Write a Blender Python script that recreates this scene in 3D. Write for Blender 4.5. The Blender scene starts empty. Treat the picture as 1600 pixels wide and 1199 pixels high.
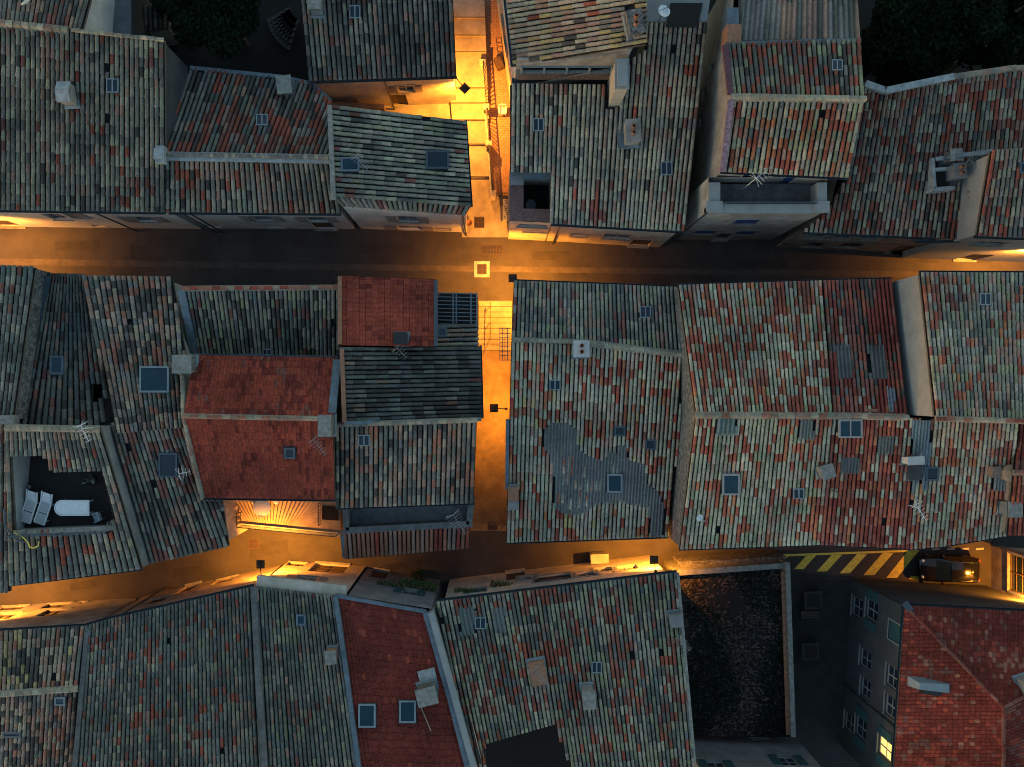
import bpy, math, random
from mathutils import Vector, Matrix, noise
from mathutils.geometry import tessellate_polygon
random.seed(7)
R = random.Random(11)
H, F, CX, CY = 54.0, 1296.0, 772.0, 605.0
scene = bpy.context.scene
COL = scene.collection

def P(px, py, z=0.0):
    s = (H - z) / F
    return Vector(((px - CX) * s, (CY - py) * s, z))

# ------------------------------------------------------------------ materials
MATS = {}
def _mk(name):
    m = bpy.data.materials.new(name); m.use_nodes = True
    nt = m.node_tree; nt.nodes.clear()
    out = nt.nodes.new('ShaderNodeOutputMaterial'); b = nt.nodes.new('ShaderNodeBsdfPrincipled')
    nt.links.new(b.outputs[0], out.inputs[0])
    MATS[name] = m
    return m, nt, b
def _noise(nt, scale, detail=4, rough=.6, co=None, vec=None):
    n = nt.nodes.new('ShaderNodeTexNoise'); n.inputs['Scale'].default_value = scale
    n.inputs['Detail'].default_value = detail; n.inputs['Roughness'].default_value = rough
    nt.links.new(vec if vec else co.outputs['Object'], n.inputs['Vector'])
    return n
def _ramp(nt, src, a, b, ca=(0, 0, 0, 1), cb=(1, 1, 1, 1)):
    r = nt.nodes.new('ShaderNodeValToRGB'); r.color_ramp.elements[0].position = a; r.color_ramp.elements[1].position = b
    r.color_ramp.elements[0].color = ca; r.color_ramp.elements[1].color = cb
    nt.links.new(src, r.inputs[0]); return r
def _mix(nt, fac, a, b, mode='MIX'):
    m = nt.nodes.new('ShaderNodeMix'); m.data_type = 'RGBA'; m.blend_type = mode
    for s, v in ((0, fac), (6, a), (7, b)):
        if hasattr(v, 'links') or hasattr(v, 'is_linked'): nt.links.new(v, m.inputs[s])
        elif s == 0: m.inputs[s].default_value = v
        else: m.inputs[s].default_value = (*v, 1) if len(v) == 3 else v
    return m.outputs[2]
def mat(name, c, rough=.85, ns=3.0, amt=.35, dark=None, bump=.0, bs=20, metal=0.0, spec=None, fine=25):
    m, nt, b = _mk(name)
    co = nt.nodes.new('ShaderNodeTexCoord')
    n = _noise(nt, ns, 6, .65, co); r = _ramp(nt, n.outputs[0], .38, .68)
    d = dark or tuple(x * (1 - amt) for x in c)
    o = _mix(nt, r.outputs[0], d, c)
    n2 = _noise(nt, fine, 3, .7, co); r2 = _ramp(nt, n2.outputs[0], .3, .7, (1 - amt * .5,) * 3 + (1,), (1 + amt * .25,) * 3 + (1,))
    o = _mix(nt, 1.0, o, r2.outputs[0], 'MULTIPLY')
    nt.links.new(o, b.inputs['Base Color'])
    b.inputs['Roughness'].default_value = rough; b.inputs['Metallic'].default_value = metal
    if spec is not None: b.inputs['Specular IOR Level'].default_value = spec
    if bump:
        bp = nt.nodes.new('ShaderNodeBump'); bp.inputs['Strength'].default_value = bump; bp.inputs['Distance'].default_value = .04
        n3 = _noise(nt, bs, 4, .7, co); nt.links.new(n3.outputs[0], bp.inputs['Height']); nt.links.new(bp.outputs[0], b.inputs['Normal'])
    return m
def tint_mat(name, lich=.5, rough=.92, spec=.25):
    m, nt, b = _mk(name)
    co = nt.nodes.new('ShaderNodeTexCoord')
    at = nt.nodes.new('ShaderNodeAttribute'); at.attribute_name = 'tint'
    n = _noise(nt, 6.5, 5, .7, co); r = _ramp(nt, n.outputs[0], .40, .72)
    base = _mix(nt, r.outputs[0], at.outputs['Color'], _mix(nt, 1.0, at.outputs['Color'], (.55, .54, .55), 'MULTIPLY'))
    n2 = _noise(nt, 21, 4, .75, co); r2 = _ramp(nt, n2.outputs[0], .55, .62)
    sc = nt.nodes.new('ShaderNodeMath'); sc.operation = 'MULTIPLY'; sc.inputs[1].default_value = lich
    nt.links.new(r2.outputs[0], sc.inputs[0])
    base = _mix(nt, sc.outputs[0], base, (.035, .038, .035))
    n3 = _noise(nt, 11, 4, .75, co); r3 = _ramp(nt, n3.outputs[0], .64, .72)
    sc3 = nt.nodes.new('ShaderNodeMath'); sc3.operation = 'MULTIPLY'; sc3.inputs[1].default_value = lich * .8
    nt.links.new(r3.outputs[0], sc3.inputs[0])
    base = _mix(nt, sc3.outputs[0], base, (.36, .38, .31))
    n4 = _noise(nt, .42, 5, .62, co); r4 = _ramp(nt, n4.outputs[0], .36, .66, (.66, .70, .70, 1), (1.2, 1.17, 1.11, 1))
    base = _mix(nt, 1.0, base, r4.outputs[0], 'MULTIPLY')
    n5 = _noise(nt, 1.1, 6, .7, co); r5 = _ramp(nt, n5.outputs[0], .60, .70)
    sc5 = nt.nodes.new('ShaderNodeMath'); sc5.operation = 'MULTIPLY'; sc5.inputs[1].default_value = lich * .55
    nt.links.new(r5.outputs[0], sc5.inputs[0]); base = _mix(nt, sc5.outputs[0], base, (.075, .078, .062))
    nt.links.new(base, b.inputs['Base Color'])
    b.inputs['Roughness'].default_value = rough; b.inputs['Specular IOR Level'].default_value = spec
    bp = nt.nodes.new('ShaderNodeBump'); bp.inputs['Strength'].default_value = .45; bp.inputs['Distance'].default_value = .02
    nt.links.new(n2.outputs[0], bp.inputs['Height']); nt.links.new(bp.outputs[0], b.inputs['Normal'])
    return m
def emit_mat(name, c, s):
    m, nt, b = _mk(name)
    b.inputs['Base Color'].default_value = (*c, 1); b.inputs['Emission Color'].default_value = (*c, 1); b.inputs['Emission Strength'].default_value = s
    return m
def brick_mat(name, c1, c2, mortar, sx=1.0, rough=.9):
    m, nt, b = _mk(name)
    co = nt.nodes.new('ShaderNodeTexCoord')
    br = nt.nodes.new('ShaderNodeTexBrick'); br.inputs['Scale'].default_value = sx
    br.inputs['Color1'].default_value = (*c1, 1); br.inputs['Color2'].default_value = (*c2, 1); br.inputs['Mortar'].default_value = (*mortar, 1)
    br.inputs['Mortar Size'].default_value = .025; br.inputs['Brick Width'].default_value = .3; br.inputs['Row Height'].default_value = .15
    nt.links.new(co.outputs['Object'], br.inputs['Vector'])
    n = _noise(nt, 8, 5, .7, co); r = _ramp(nt, n.outputs[0], .3, .7, (.55,) * 3 + (1,), (1.15,) * 3 + (1,))
    nt.links.new(_mix(nt, 1.0, br.outputs[0], r.outputs[0], 'MULTIPLY'), b.inputs['Base Color'])
    b.inputs['Roughness'].default_value = rough
    return m

TILE = tint_mat('canal_tile', .85)
FLAT = tint_mat('flat_tile', .12, .9, .08)
TINT = tint_mat('painted_tint', .12, .7)
SHEET = tint_mat('fibre_cement', .35, .9)
LEAF = tint_mat('leaf', 0.0, .9, .05)
plaster = {
 'cream': mat('plaster_cream', (.52, .46, .36), .9, .9, .35, bump=.3),
 'white': mat('plaster_white', (.56, .55, .51), .9, .8, .3, bump=.3),
 'beige': mat('plaster_beige', (.38, .345, .295), .92, 1.1, .45, bump=.4),
 'pink':  mat('plaster_pink', (.32, .265, .225), .92, 1.0, .5, bump=.4),
 'grey':  mat('plaster_grey', (.24, .245, .24), .92, .9, .4, bump=.4),
 'brown': mat('plaster_brown', (.24, .17, .12), .92, .8, .5, bump=.4),
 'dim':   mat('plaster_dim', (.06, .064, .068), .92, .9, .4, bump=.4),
 'stone': mat('rubble_stone', (.25, .24, .22), .95, 4.5, .75, bump=1.0, bs=9, fine=9),
}
ASPH = mat('asphalt', (.060, .052, .047), .82, .5, .45, bump=.25, bs=60, fine=70)
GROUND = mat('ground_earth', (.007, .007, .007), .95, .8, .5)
CONC = mat('concrete_path', (.36, .31, .235), .9, .9, .4, bump=.25, bs=30)
BAND = mat('stone_channel', (.10, .082, .066), .85, 1.5, .4, bump=.2)
BRICKP = brick_mat('brick_paving', (.40, .24, .15), (.35, .20, .12), (.27, .16, .10), 1.0)
TERRA = mat('terracotta_floor', (.50, .36, .22), .8, 2.0, .35)
BRICKTOP = mat('brick_red_render', (.22, .12, .10), .9, 5, .4)
ZINC = mat('zinc', (.16, .21, .24), .5, 2.5, .4, metal=.35)
GUT = mat('gutter_metal', (.045, .06, .07), .5, 3, .3, metal=.4)
IRON = mat('black_iron', (.018, .017, .017), .5, 5, .3)
STEEL = mat('blue_steel', (.07, .10, .12), .5, 5, .3, metal=.3)
MORTAR = mat('mortar', (.29, .285, .25), .95, 4, .45, bump=.5)
LIME = mat('lime_wash', (.38, .41, .40), .9, 3, .4, bump=.4)
ROUGHCON = mat('rough_concrete', (.15, .155, .15), .95, 2.2, .5, bump=.5)
GREYFLAT = mat('grey_render', (.29, .30, .29), .93, 1.2, .22, bump=.2)
FLOORG = mat('terrace_grey', (.15, .165, .175), .85, 2, .35)
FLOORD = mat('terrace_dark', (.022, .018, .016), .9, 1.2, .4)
WHITEP = mat('white_plastic', (.74, .76, .74), .5, 4, .15)
CUSH = mat('lounger_mesh', (.48, .50, .48), .8, 12, .25)
WOODB = mat('brown_wood', (.09, .055, .035), .7, 6, .4)
SHUTB = mat('blue_shutter', (.012, .045, .16), .6, 5, .25)
SHUTT = mat('teal_shutter', (.028, .085, .088), .6, 5, .25)
SHUTG = mat('grey_shutter', (.24, .20, .17), .7, 5, .25)
FRAMEW = mat('frame_white', (.26, .265, .265), .6, 5, .2)
FRAMEB = mat('frame_bluegrey', (.22, .27, .285), .5, 5, .25)
GLASS = mat('dark_glass', (.010, .022, .034), .15, 2, .3, spec=.5)
GLASSB = mat('blue_glass', (.008, .04, .06), .2, 2, .3, spec=.45)
ALU = mat('aluminium', (.27, .28, .28), .35, 6, .2, metal=.5)
YEL = mat('yellow_paint', (.92, .72, .10), .75, 3.5, .3, dark=(.62, .47, .06), fine=40)
WHT = mat('white_paint', (.62, .58, .5), .75, 3.5, .4)
CARP = mat('car_paint', (.008, .008, .010), .09, 8, .1, spec=.7)
TYRE = mat('tyre', (.02, .02, .02), .9)
TRUNK = mat('bark', (.06, .045, .03), .95, 8, .4)
CLAY = mat('clay', (.34, .16, .09), .85, 5, .35)
GLOW = emit_mat('lamp_bulb', (1, .56, .16), 30)
WINLIT = emit_mat('lit_window', (1, .58, .15), .3)
REDL = mat('tail_lamp', (.25, .01, .01), .25)

# ------------------------------------------------------------------ mesh builder
class MB:
    def __init__(s): s.v = []; s.f = []; s.c = []; s.m = []; s.sm = []
    def face(s, pts, col=(1, 1, 1), mi=0, smooth=False):
        i = len(s.v); s.v.extend([tuple(p) for p in pts]); s.f.append(tuple(range(i, i + len(pts)))); s.c.append(col); s.m.append(mi); s.sm.append(smooth)
    def grid(s, rings, col=(1, 1, 1), mi=0, smooth=True, closed=False):
        n = len(rings[0]); i = len(s.v)
        for r in rings: s.v.extend([tuple(p) for p in r])
        for a in range(len(rings) - 1):
            for b in range(n if closed else n - 1):
                b2 = (b + 1) % n
                s.f.append((i + a * n + b, i + a * n + b2, i + (a + 1) * n + b2, i + (a + 1) * n + b)); s.c.append(col); s.m.append(mi); s.sm.append(smooth)
    def hexa(s, lo, hi, col=(1, 1, 1), mi=0, bottom=True):
        n = len(lo); i = len(s.v)
        s.v.extend([tuple(p) for p in lo]); s.v.extend([tuple(p) for p in hi])
        fs = [tuple(range(i + n, i + 2 * n))] + ([tuple(range(i + n - 1, i - 1, -1))] if bottom else [])
        fs += [(i + k, i + (k + 1) % n, i + n + (k + 1) % n, i + n + k) for k in range(n)]
        for f in fs: s.f.append(f); s.c.append(col); s.m.append(mi); s.sm.append(False)
    def box(s, c, size, rz=0.0, col=(1, 1, 1), mi=0, top=1.0):
        c = Vector(c); hx, hy, hz = [q / 2 for q in size]
        ca, sa = math.cos(rz), math.sin(rz)
        def q(x, y, z): return (c.x + x * ca - y * sa, c.y + x * sa + y * ca, c.z + z)
        cs = ((-1, -1), (1, -1), (1, 1), (-1, 1))
        s.hexa([q(a * hx, b * hy, -hz) for a, b in cs], [q(a * hx * top, b * hy * top, hz) for a, b in cs], col, mi)
    def bar(s, a, b, w, h=None, col=(1, 1, 1), mi=0, up=None):
        a = Vector(a); b = Vector(b); d = (b - a)
        if d.length < 1e-6: return
        d.normalize(); up = Vector(up) if up else (Vector((0, 0, 1)) if abs(d.z) < .95 else Vector((0, 1, 0)))
        x = d.cross(up).normalized(); y = x.cross(d).normalized(); h = h or w
        cs = ((-1, -1), (1, -1), (1, 1), (-1, 1))
        s.hexa([a + x * (i * w / 2) + y * (j * h / 2) for i, j in cs], [b + x * (i * w / 2) + y * (j * h / 2) for i, j in cs], col, mi)
    def tube(s, a, b, r, n=8, r2=None, col=(1, 1, 1), mi=0, caps=True):
        a = Vector(a); b = Vector(b); d = (b - a).normalized(); up = Vector((0, 0, 1)) if abs(d.z) < .95 else Vector((0, 1, 0))
        x = d.cross(up).normalized(); y = x.cross(d).normalized(); r2 = r if r2 is None else r2
        ra = [a + (x * math.cos(2 * math.pi * k / n) + y * math.sin(2 * math.pi * k / n)) * r for k in range(n)]
        rb = [b + (x * math.cos(2 * math.pi * k / n) + y * math.sin(2 * math.pi * k / n)) * r2 for k in range(n)]
        s.grid([ra, rb], col, mi, True, True)
        if caps: s.face(ra, col, mi); s.face(rb, col, mi)
    def path(s, pts, r, n=6, col=(1, 1, 1), mi=0):
        for a, b in zip(pts[:-1], pts[1:]): s.tube(a, b, r, n, col=col, mi=mi)
    def lathe(s, c, prof, n=20, col=(1, 1, 1), mi=0, smooth=True):
        c = Vector(c)
        s.grid([[c + Vector((r * math.cos(2 * math.pi * k / n), r * math.sin(2 * math.pi * k / n), z)) for k in range(n)] for r, z in prof], col, mi, smooth, True)
        for r, z in (prof[0], prof[-1]):
            if r > .001: s.face([c + Vector((r * math.cos(2 * math.pi * k / n), r * math.sin(2 * math.pi * k / n), z)) for k in range(n)], col, mi)
    def tess(s, polys, col=(1, 1, 1), mi=0):
        pts = [p for pl in polys for p in pl]
        flat = [[Vector((p[0], p[1], 0)) for p in pl] for pl in polys]
        for t in tessellate_polygon(flat):
            q = [Vector(pts[k]) for k in t]
            n = (q[1] - q[0]).cross(q[2] - q[0])
            if n.z < 0: q.reverse()
            s.face(q, col, mi)
    def build(s, name, m, parent=None):
        me = bpy.data.meshes.new(name); me.from_pydata(s.v, [], s.f)
        for mm in (m if isinstance(m, (list, tuple)) else [m]): me.materials.append(mm)
        at = me.attributes.new('tint', 'FLOAT_COLOR', 'FACE')
        at.data.foreach_set('color', [x for c in s.c for x in (c[0], c[1], c[2], 1.0)])
        me.polygons.foreach_set('material_index', s.m); me.polygons.foreach_set('use_smooth', s.sm)
        me.update()
        o = bpy.data.objects.new(name, me); COL.objects.link(o)
        if parent: setp(o, parent)
        return o
def wloc(o):
    v = Vector(o.location)
    while o.parent: o = o.parent; v = v + Vector(o.location) if False else v
    return v
WORLD = {}
def setp(o, p):
    o.parent = p
    w = WORLD.get(p.name, Matrix.Identity(4))
    o.matrix_parent_inverse = w.inverted()
    WORLD[o.name] = Matrix.Identity(4)
def tag(o, label=None, cat=None, group=None, kind=None):
    if label: o['label'] = label
    if cat: o['category'] = cat
    if group: o['group'] = group
    if kind: o['kind'] = kind
    return o
def thing(name, loc, label, cat, group=None, rz=0.0):
    o = bpy.data.objects.new(name, None); COL.objects.link(o)
    o.location = loc; o.rotation_euler = (0, 0, rz); o.empty_display_size = .3
    WORLD[o.name] = Matrix.Translation(Vector(loc))       # children given in world space
    return tag(o, label, cat, group)
def local(o): WORLD[o.name] = Matrix.Identity(4); return o  # children given in the thing's own space
def struct(name, mb, m): return tag(mb.build(name, m), kind='structure')
def copy_tree(o, parent=None):
    c = o.copy(); COL.objects.link(c)
    if parent: c.parent = parent
    for ch in o.children: copy_tree(ch, c)
    return c

# ------------------------------------------------------------------ roofs
def lerp3(q, u, v):
    a, b, c, d = q
    return tuple(a[i] * (1 - u) * (1 - v) + b[i] * u * (1 - v) + c[i] * u * v + d[i] * (1 - u) * v for i in range(3))
def inv(q, x, y):
    u = v = .5
    for _ in range(25):
        p = lerp3(q, u, v); ex, ey = x - p[0], y - p[1]
        if abs(ex) + abs(ey) < 1e-4: break
        a, b, c, d = q
        xu = (b[0] - a[0]) * (1 - v) + (c[0] - d[0]) * v; yu = (b[1] - a[1]) * (1 - v) + (c[1] - d[1]) * v
        xv = (d[0] - a[0]) * (1 - u) + (c[0] - b[0]) * u; yv = (d[1] - a[1]) * (1 - u) + (c[1] - b[1]) * u
        det = xu * yv - xv * yu
        if abs(det) < 1e-9: break
        u += (ex * yv - ey * xv) / det; v += (xu * ey - yu * ex) / det
        u = max(-2, min(3, u)); v = max(-2, min(3, v))
    return u, v
def inside(pl, x, y):
    r = False; j = len(pl) - 1
    for i in range(len(pl)):
        xi, yi = pl[i][0], pl[i][1]; xj, yj = pl[j][0], pl[j][1]
        if (yi > y) != (yj > y) and x < (xj - xi) * (y - yi) / (yj - yi) + xi: r = not r
        j = i
    return r
PAL = {
 'S': (0.388, 0.364, 0.265), 'B': (0.410, 0.330, 0.238), 'G': (0.228, 0.218, 0.184), 'R': (0.331, 0.090, 0.056), 'O': (0.410, 0.151, 0.076),
 'D': (0.085, 0.076, 0.067), 'K': (0.148, 0.146, 0.130), 'P': (0.353, 0.224, 0.167), 'Y': (0.433, 0.347, 0.162), 'M': (.215, .046, .034), 'N': (0.268, 0.274, 0.173), 'T': (0.154, 0.174, 0.162),
 'C': (0.376, 0.157, 0.103), 'E': (0.245, 0.095, 0.073), 'F': (0.228, 0.213, 0.194), 'A': (.36, .074, .046), 'L': (0.325, 0.302, 0.232)}
def palette(s):
    out = []
    for tok in s.split():
        out.append((tok[0], float(tok[1:])))
    return out
class Roof:
    def __init__(s, house, quad, poly=None, pp=7.4, lp=16.5, pal='S4 B3 G4 R1 D1 P1', style='canal', holes=(), sky=(), patches=(), seed=None, keep=(), gain=1.0, thick=.16, jit=1.35, clus=3.0, m=None, name='roof', gaps=0.0012, grad=0.0):
        s.q = [tuple(map(float, p)) for p in quad]; s.house = house
        s.poly = poly or [(p[0], p[1]) for p in s.q]
        rr = random.Random(seed if seed is not None else R.randint(0, 99999))
        pal = palette(pal); offs = [rr.uniform(-99, 99) for _ in pal]
        q = s.q
        def ln(a, b): return math.hypot(a[0] - b[0], a[1] - b[1])
        W = (ln(q[0], q[1]) + ln(q[2], q[3])) / 2; L = (ln(q[0], q[3]) + ln(q[1], q[2])) / 2
        pp *= .97; lp *= .9 if style == 'canal' and lp < 25 else 1.0
        du = 1 / max(1, round(W / pp)); dv = 1 / max(1, L / lp)
        uv = [inv(q, x, y) for x, y in s.poly]
        umin, umax = min(a for a, b in uv), max(a for a, b in uv); vmin, vmax = min(b for a, b in uv), max(b for a, b in uv)
        skp = []
        for (cx, cy, w, h, *_k) in sky: skp.append([(cx - w / 2, cy - h / 2), (cx + w / 2, cy - h / 2), (cx + w / 2, cy + h / 2), (cx - w / 2, cy + h / 2)])
        pts_p = [p[0] for p in patches]
        ex = list(holes) + skp + pts_p
        mb = MB(); no = rr.uniform(-50, 50)
        def W3(u, v):
            p = lerp3(q, u, v)
            return P(p[0], p[1], p[2] + .055 * noise.noise(Vector((p[0] * .012 + no, p[1] * .012, 0))))
        s.W3 = W3
        # deck with a skirt
        dk = (.016, .017, .018) if style != 'corr' else (.12, .13, .13)
        def dp(x, y, dz):
            u, v = inv(q, x, y); w = W3(u, v); w.z += dz; return w
        if style == 'flat': dk = (.055, .022, .017)
        top = [dp(x, y, -.005) for x, y in s.poly]
        step = []
        dens = []
        for i in range(len(s.poly)):
            a = s.poly[i]; b = s.poly[(i + 1) % len(s.poly)]; n = max(1, int(math.hypot(a[0] - b[0], a[1] - b[1]) / 30))
            for k in range(n): dens.append((a[0] + (b[0] - a[0]) * k / n, a[1] + (b[1] - a[1]) * k / n))
        DD = -.11 if style == 'canal' else -.10
        top = [dp(x, y, DD) for x, y in dens]
        hp = [[dp(x, y, DD) for x, y in hl] for hl in holes]
        mb.tess([top] + hp, dk)
        for ring in [top] + hp:
            for i in range(len(ring)):
                a = ring[i]; b = ring[(i + 1) % len(ring)]
                mb.face([a, b, b - Vector((0, 0, thick)), a - Vector((0, 0, thick))], (.16, .13, .10))
        # corrugated repair sheets showing where tiles are gone
        def ok(x, y):
            if not inside(s.poly, x, y): return False
            for e in keep:
                if inside(e, x, y): return True
            for e in ex:
                if inside(e, x, y): return False
            return True
        cnt = 0
        i0, i1 = math.floor(umin / du), math.ceil(umax / du)
        hf = {'canal': .95}.get(style, 1)
        def place(i, okf, style, pal, pitch_u, len_v, fixed=None, lift0=0.0):
            u = (i + .5) * pitch_u
            ju = rr.uniform(-1, 1) * .035 * pitch_u * jit if style == 'canal' else 0
            off = rr.uniform(-.10, .10) * len_v * jit
            N = 6; st = len_v / N
            vs = []; v = vmin - st
            while v <= vmax + st: vs.append(v); v += st
            fl = [okf(*lerp3(q, u, vv)[:2]) for vv in vs]
            runs = []; k = 0
            while k < len(vs):
                if fl[k]:
                    e = k
                    while e + 1 < len(vs) and fl[e + 1]: e += 1
                    def bis(a, b):
                        for _ in range(5):
                            m_ = (a + b) / 2
                            if okf(*lerp3(q, u, m_)[:2]): a = m_
                            else: b = m_
                        return a
                    va = bis(vs[k], vs[k - 1]) if k > 0 else vs[k]; vb = bis(vs[e], vs[e + 1]) if e + 1 < len(vs) else vs[e]
                    runs.append((va, vb)); k = e + 1
                else: k += 1
            for va, vb in runs:
                hi = vb
                kk = math.floor((vb - off) / len_v) * len_v + off
                if vb - kk < .3 * len_v: kk -= len_v
                while hi > va + 1e-4:
                    lo = max(va, kk + rr.uniform(-.05, .05) * len_v * jit)
                    if lo - va < .25 * len_v: lo = va
                    if lo < hi: tile(u + ju, lo, hi, style, pal, pitch_u, len_v, fixed, lift0)
                    hi = lo; kk -= len_v
        def tile(u, lo, hi, style, pal, pu, lv, fixed, lift0):
            um = u; vm = (lo + hi) / 2
            ov = .10 * lv
            dj = rr.uniform(-1, 1) * .03 * pu * jit
            if gaps and style == 'canal' and rr.random() < gaps: return
            A = W3(um - dj, lo - (ov if style != 'corr' else 0)); B = W3(um + dj, hi + .03 * lv)
            ac = W3(um + pu / 2, vm) - W3(um - pu / 2, vm)
            ax = (B - A)
            if ax.length < 1e-4: return
            ax.normalize(); n = ac.cross(ax).normalized()
            if n.z < 0: n = -n
            wd = ac.length; ac = ac.normalized(); ac = (ac - ax * ac.dot(ax)).normalized()
            if fixed: c = tuple(x * rr.uniform(.92, 1.08) for x in fixed)
            else:
                px, py, _ = lerp3(q, um, vm)
                ws = []
                for (k_, w_), o_ in zip(pal, offs):
                    w2 = w_ * math.exp(clus * noise.noise(Vector((px * .022 + o_, py * .022, o_))))
                    if grad and k_ in 'DKT': w2 *= math.exp(grad * (vm if grad > 0 else (vm - 1)))
                    ws.append(w2)
                t = rr.random() * sum(ws); k = 0
                while k < len(ws) - 1 and t > ws[k]: t -= ws[k]; k += 1
                c = PAL[pal[k][0]]; g = rr.uniform(.80, 1.16)
                if style == 'flat': g = rr.uniform(.88, 1.1)
                c = tuple(x * g * gain * rr.uniform(.94, 1.06) for x in c)
            lz = rr.uniform(-.012, .012) * jit + lift0
            if style == 'canal':
                w = wd * .5 * .81
                ra = []; rb = []
                for k in range(7):
                    an = math.pi * k / 6; cc = math.cos(an); ss = math.sin(an)
                    ra.append(A + ac * (cc * w * .86) + n * (ss * w * hf * .95 + lz))
                    rb.append(B + ac * (cc * w) + n * (ss * w * hf * 1.05 + lz + .035))
                mb.grid([ra, rb], c, 0, True)
                mb.face(rb, (c[0] * .5, c[1] * .5, c[2] * .5))
            elif style == 'flat':
                pr = ((-.475, .0), (-.42, .032), (-.30, .036), (-.22, .004), (.1, .0), (.47, .006))
                ra = [A + ac * (x * wd) + n * (h_ + lz * .4) for x, h_ in pr]; rb = [B + ac * (x * wd) + n * (h_ + .034 + lz * .4) for x, h_ in pr]
                mb.grid([ra, rb], c, 0, False)
                mb.grid([rb, [p - n * .045 + ax * .045 for p in rb]], tuple(x * .4 for x in c), 0, False)  # darker lip puts the shadow line between tile courses into the colour
            else:
                ra = []; rb = []
                for k in range(9):
                    x = k / 8 - .5; h_ = .5 * wd * .5 * (1 + math.cos(2 * math.pi * x))
                    ra.append(A + ac * (x * wd) + n * (h_ + lift0)); rb.append(B + ac * (x * wd) + n * (h_ + lift0 + .012))
                mb.grid([ra, rb], c, 0, True)
        for i in range(i0, i1 + 1): place(i, ok, style, pal, du, dv)
        s.obj = mb.build(name, m or {'canal': TILE, 'flat': FLAT, 'corr': SHEET}[style], house)
        # patches: a part of their own
        for (pl, colr, ppx, lpx) in patches:
            keep = mb; mb = MB()
            def okp(x, y, pl=pl): return inside(pl, x, y) and not any(inside(e, x, y) for e in skp)
            pdu = 1 / max(1, round(W / ppx)); pdv = 1 / max(.5, L / lpx)
            us = [inv(q, x, y)[0] for x, y in pl]
            for i in range(math.floor(min(us) / pdu), math.ceil(max(us) / pdu) + 1): place(i, okp, 'corr', pal, pdu, pdv, colr, .03)
            mb.build('sheet_patch', SHEET, house); mb = keep
        for sk in sky: skylight(s, *sk)
    def at(s, px, py, dz=0.0):
        u, v = inv(s.q, px, py); w = s.W3(u, v); w.z += dz; return w
    def frame(s, px, py):
        u, v = inv(s.q, px, py); e = 1e-3
        x = (s.W3(u + e, v) - s.W3(u - e, v)).normalized(); y = (s.W3(u, v + e) - s.W3(u, v - e)).normalized()
        n = x.cross(y).normalized()
        if n.z < 0: n = -n
        return s.W3(u, v), n
def skylight(rf, cx, cy, w, h, kind='iron'):
    o, n = rf.frame(cx, cy)
    def q(x, y, dz): return rf.at(x, y) + n * dz
    x0, x1, y0, y1 = cx - w / 2, cx + w / 2, cy - h / 2, cy + h / 2
    mb = MB(); b = 1.5 if kind == 'iron' else 2.8
    fm = {'iron': FRAMEB, 'dark': STEEL, 'blue': ZINC, 'pale': FRAMEW, 'big': FRAMEB, 'hatch': STEEL, 'glass2': FRAMEW}[kind]
    hgt = .13 if kind in ('iron', 'dark') else .2
    # curb flashing under the frame
    mb.hexa([q(x, y, -.06) for x, y in ((x0 - 2, y0 - 2), (x1 + 2, y0 - 2), (x1 + 2, y1 + 2), (x0 - 2, y1 + 2))],
            [q(x, y, .07) for x, y in ((x0 - 1, y0 - 1), (x1 + 1, y0 - 1), (x1 + 1, y1 + 1), (x0 - 1, y1 + 1))], mi=1)
    def strip(a0, b0, a1, b1):
        mb.hexa([q(x, y, .0) for x, y in ((a0, b0), (a1, b0), (a1, b1), (a0, b1))], [q(x, y, hgt) for x, y in ((a0, b0), (a1, b0), (a1, b1), (a0, b1))])
    strip(x0, y0, x1, y0 + b); strip(x0, y1 - b, x1, y1); strip(x0, y0 + b, x0 + b, y1 - b); strip(x1 - b, y0 + b, x1, y1 - b)
    if kind in ('iron', 'glass2'): strip((x0 + x1) / 2 - .9, y0 + b, (x0 + x1) / 2 + .9, y1 - b)
    ob = mb.build('skylight', [fm, GUT], rf.house)
    pb = MB(); pb.face([q(x, y, hgt - .035) for x, y in ((x0 + b * .8, y0 + b * .8), (x1 - b * .8, y0 + b * .8), (x1 - b * .8, y1 - b * .8), (x0 + b * .8, y1 - b * .8))])
    pb.build('pane', GLASSB if kind in ('blue', 'big', 'glass2', 'pale') else GLASS, ob)
    return ob
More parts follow.
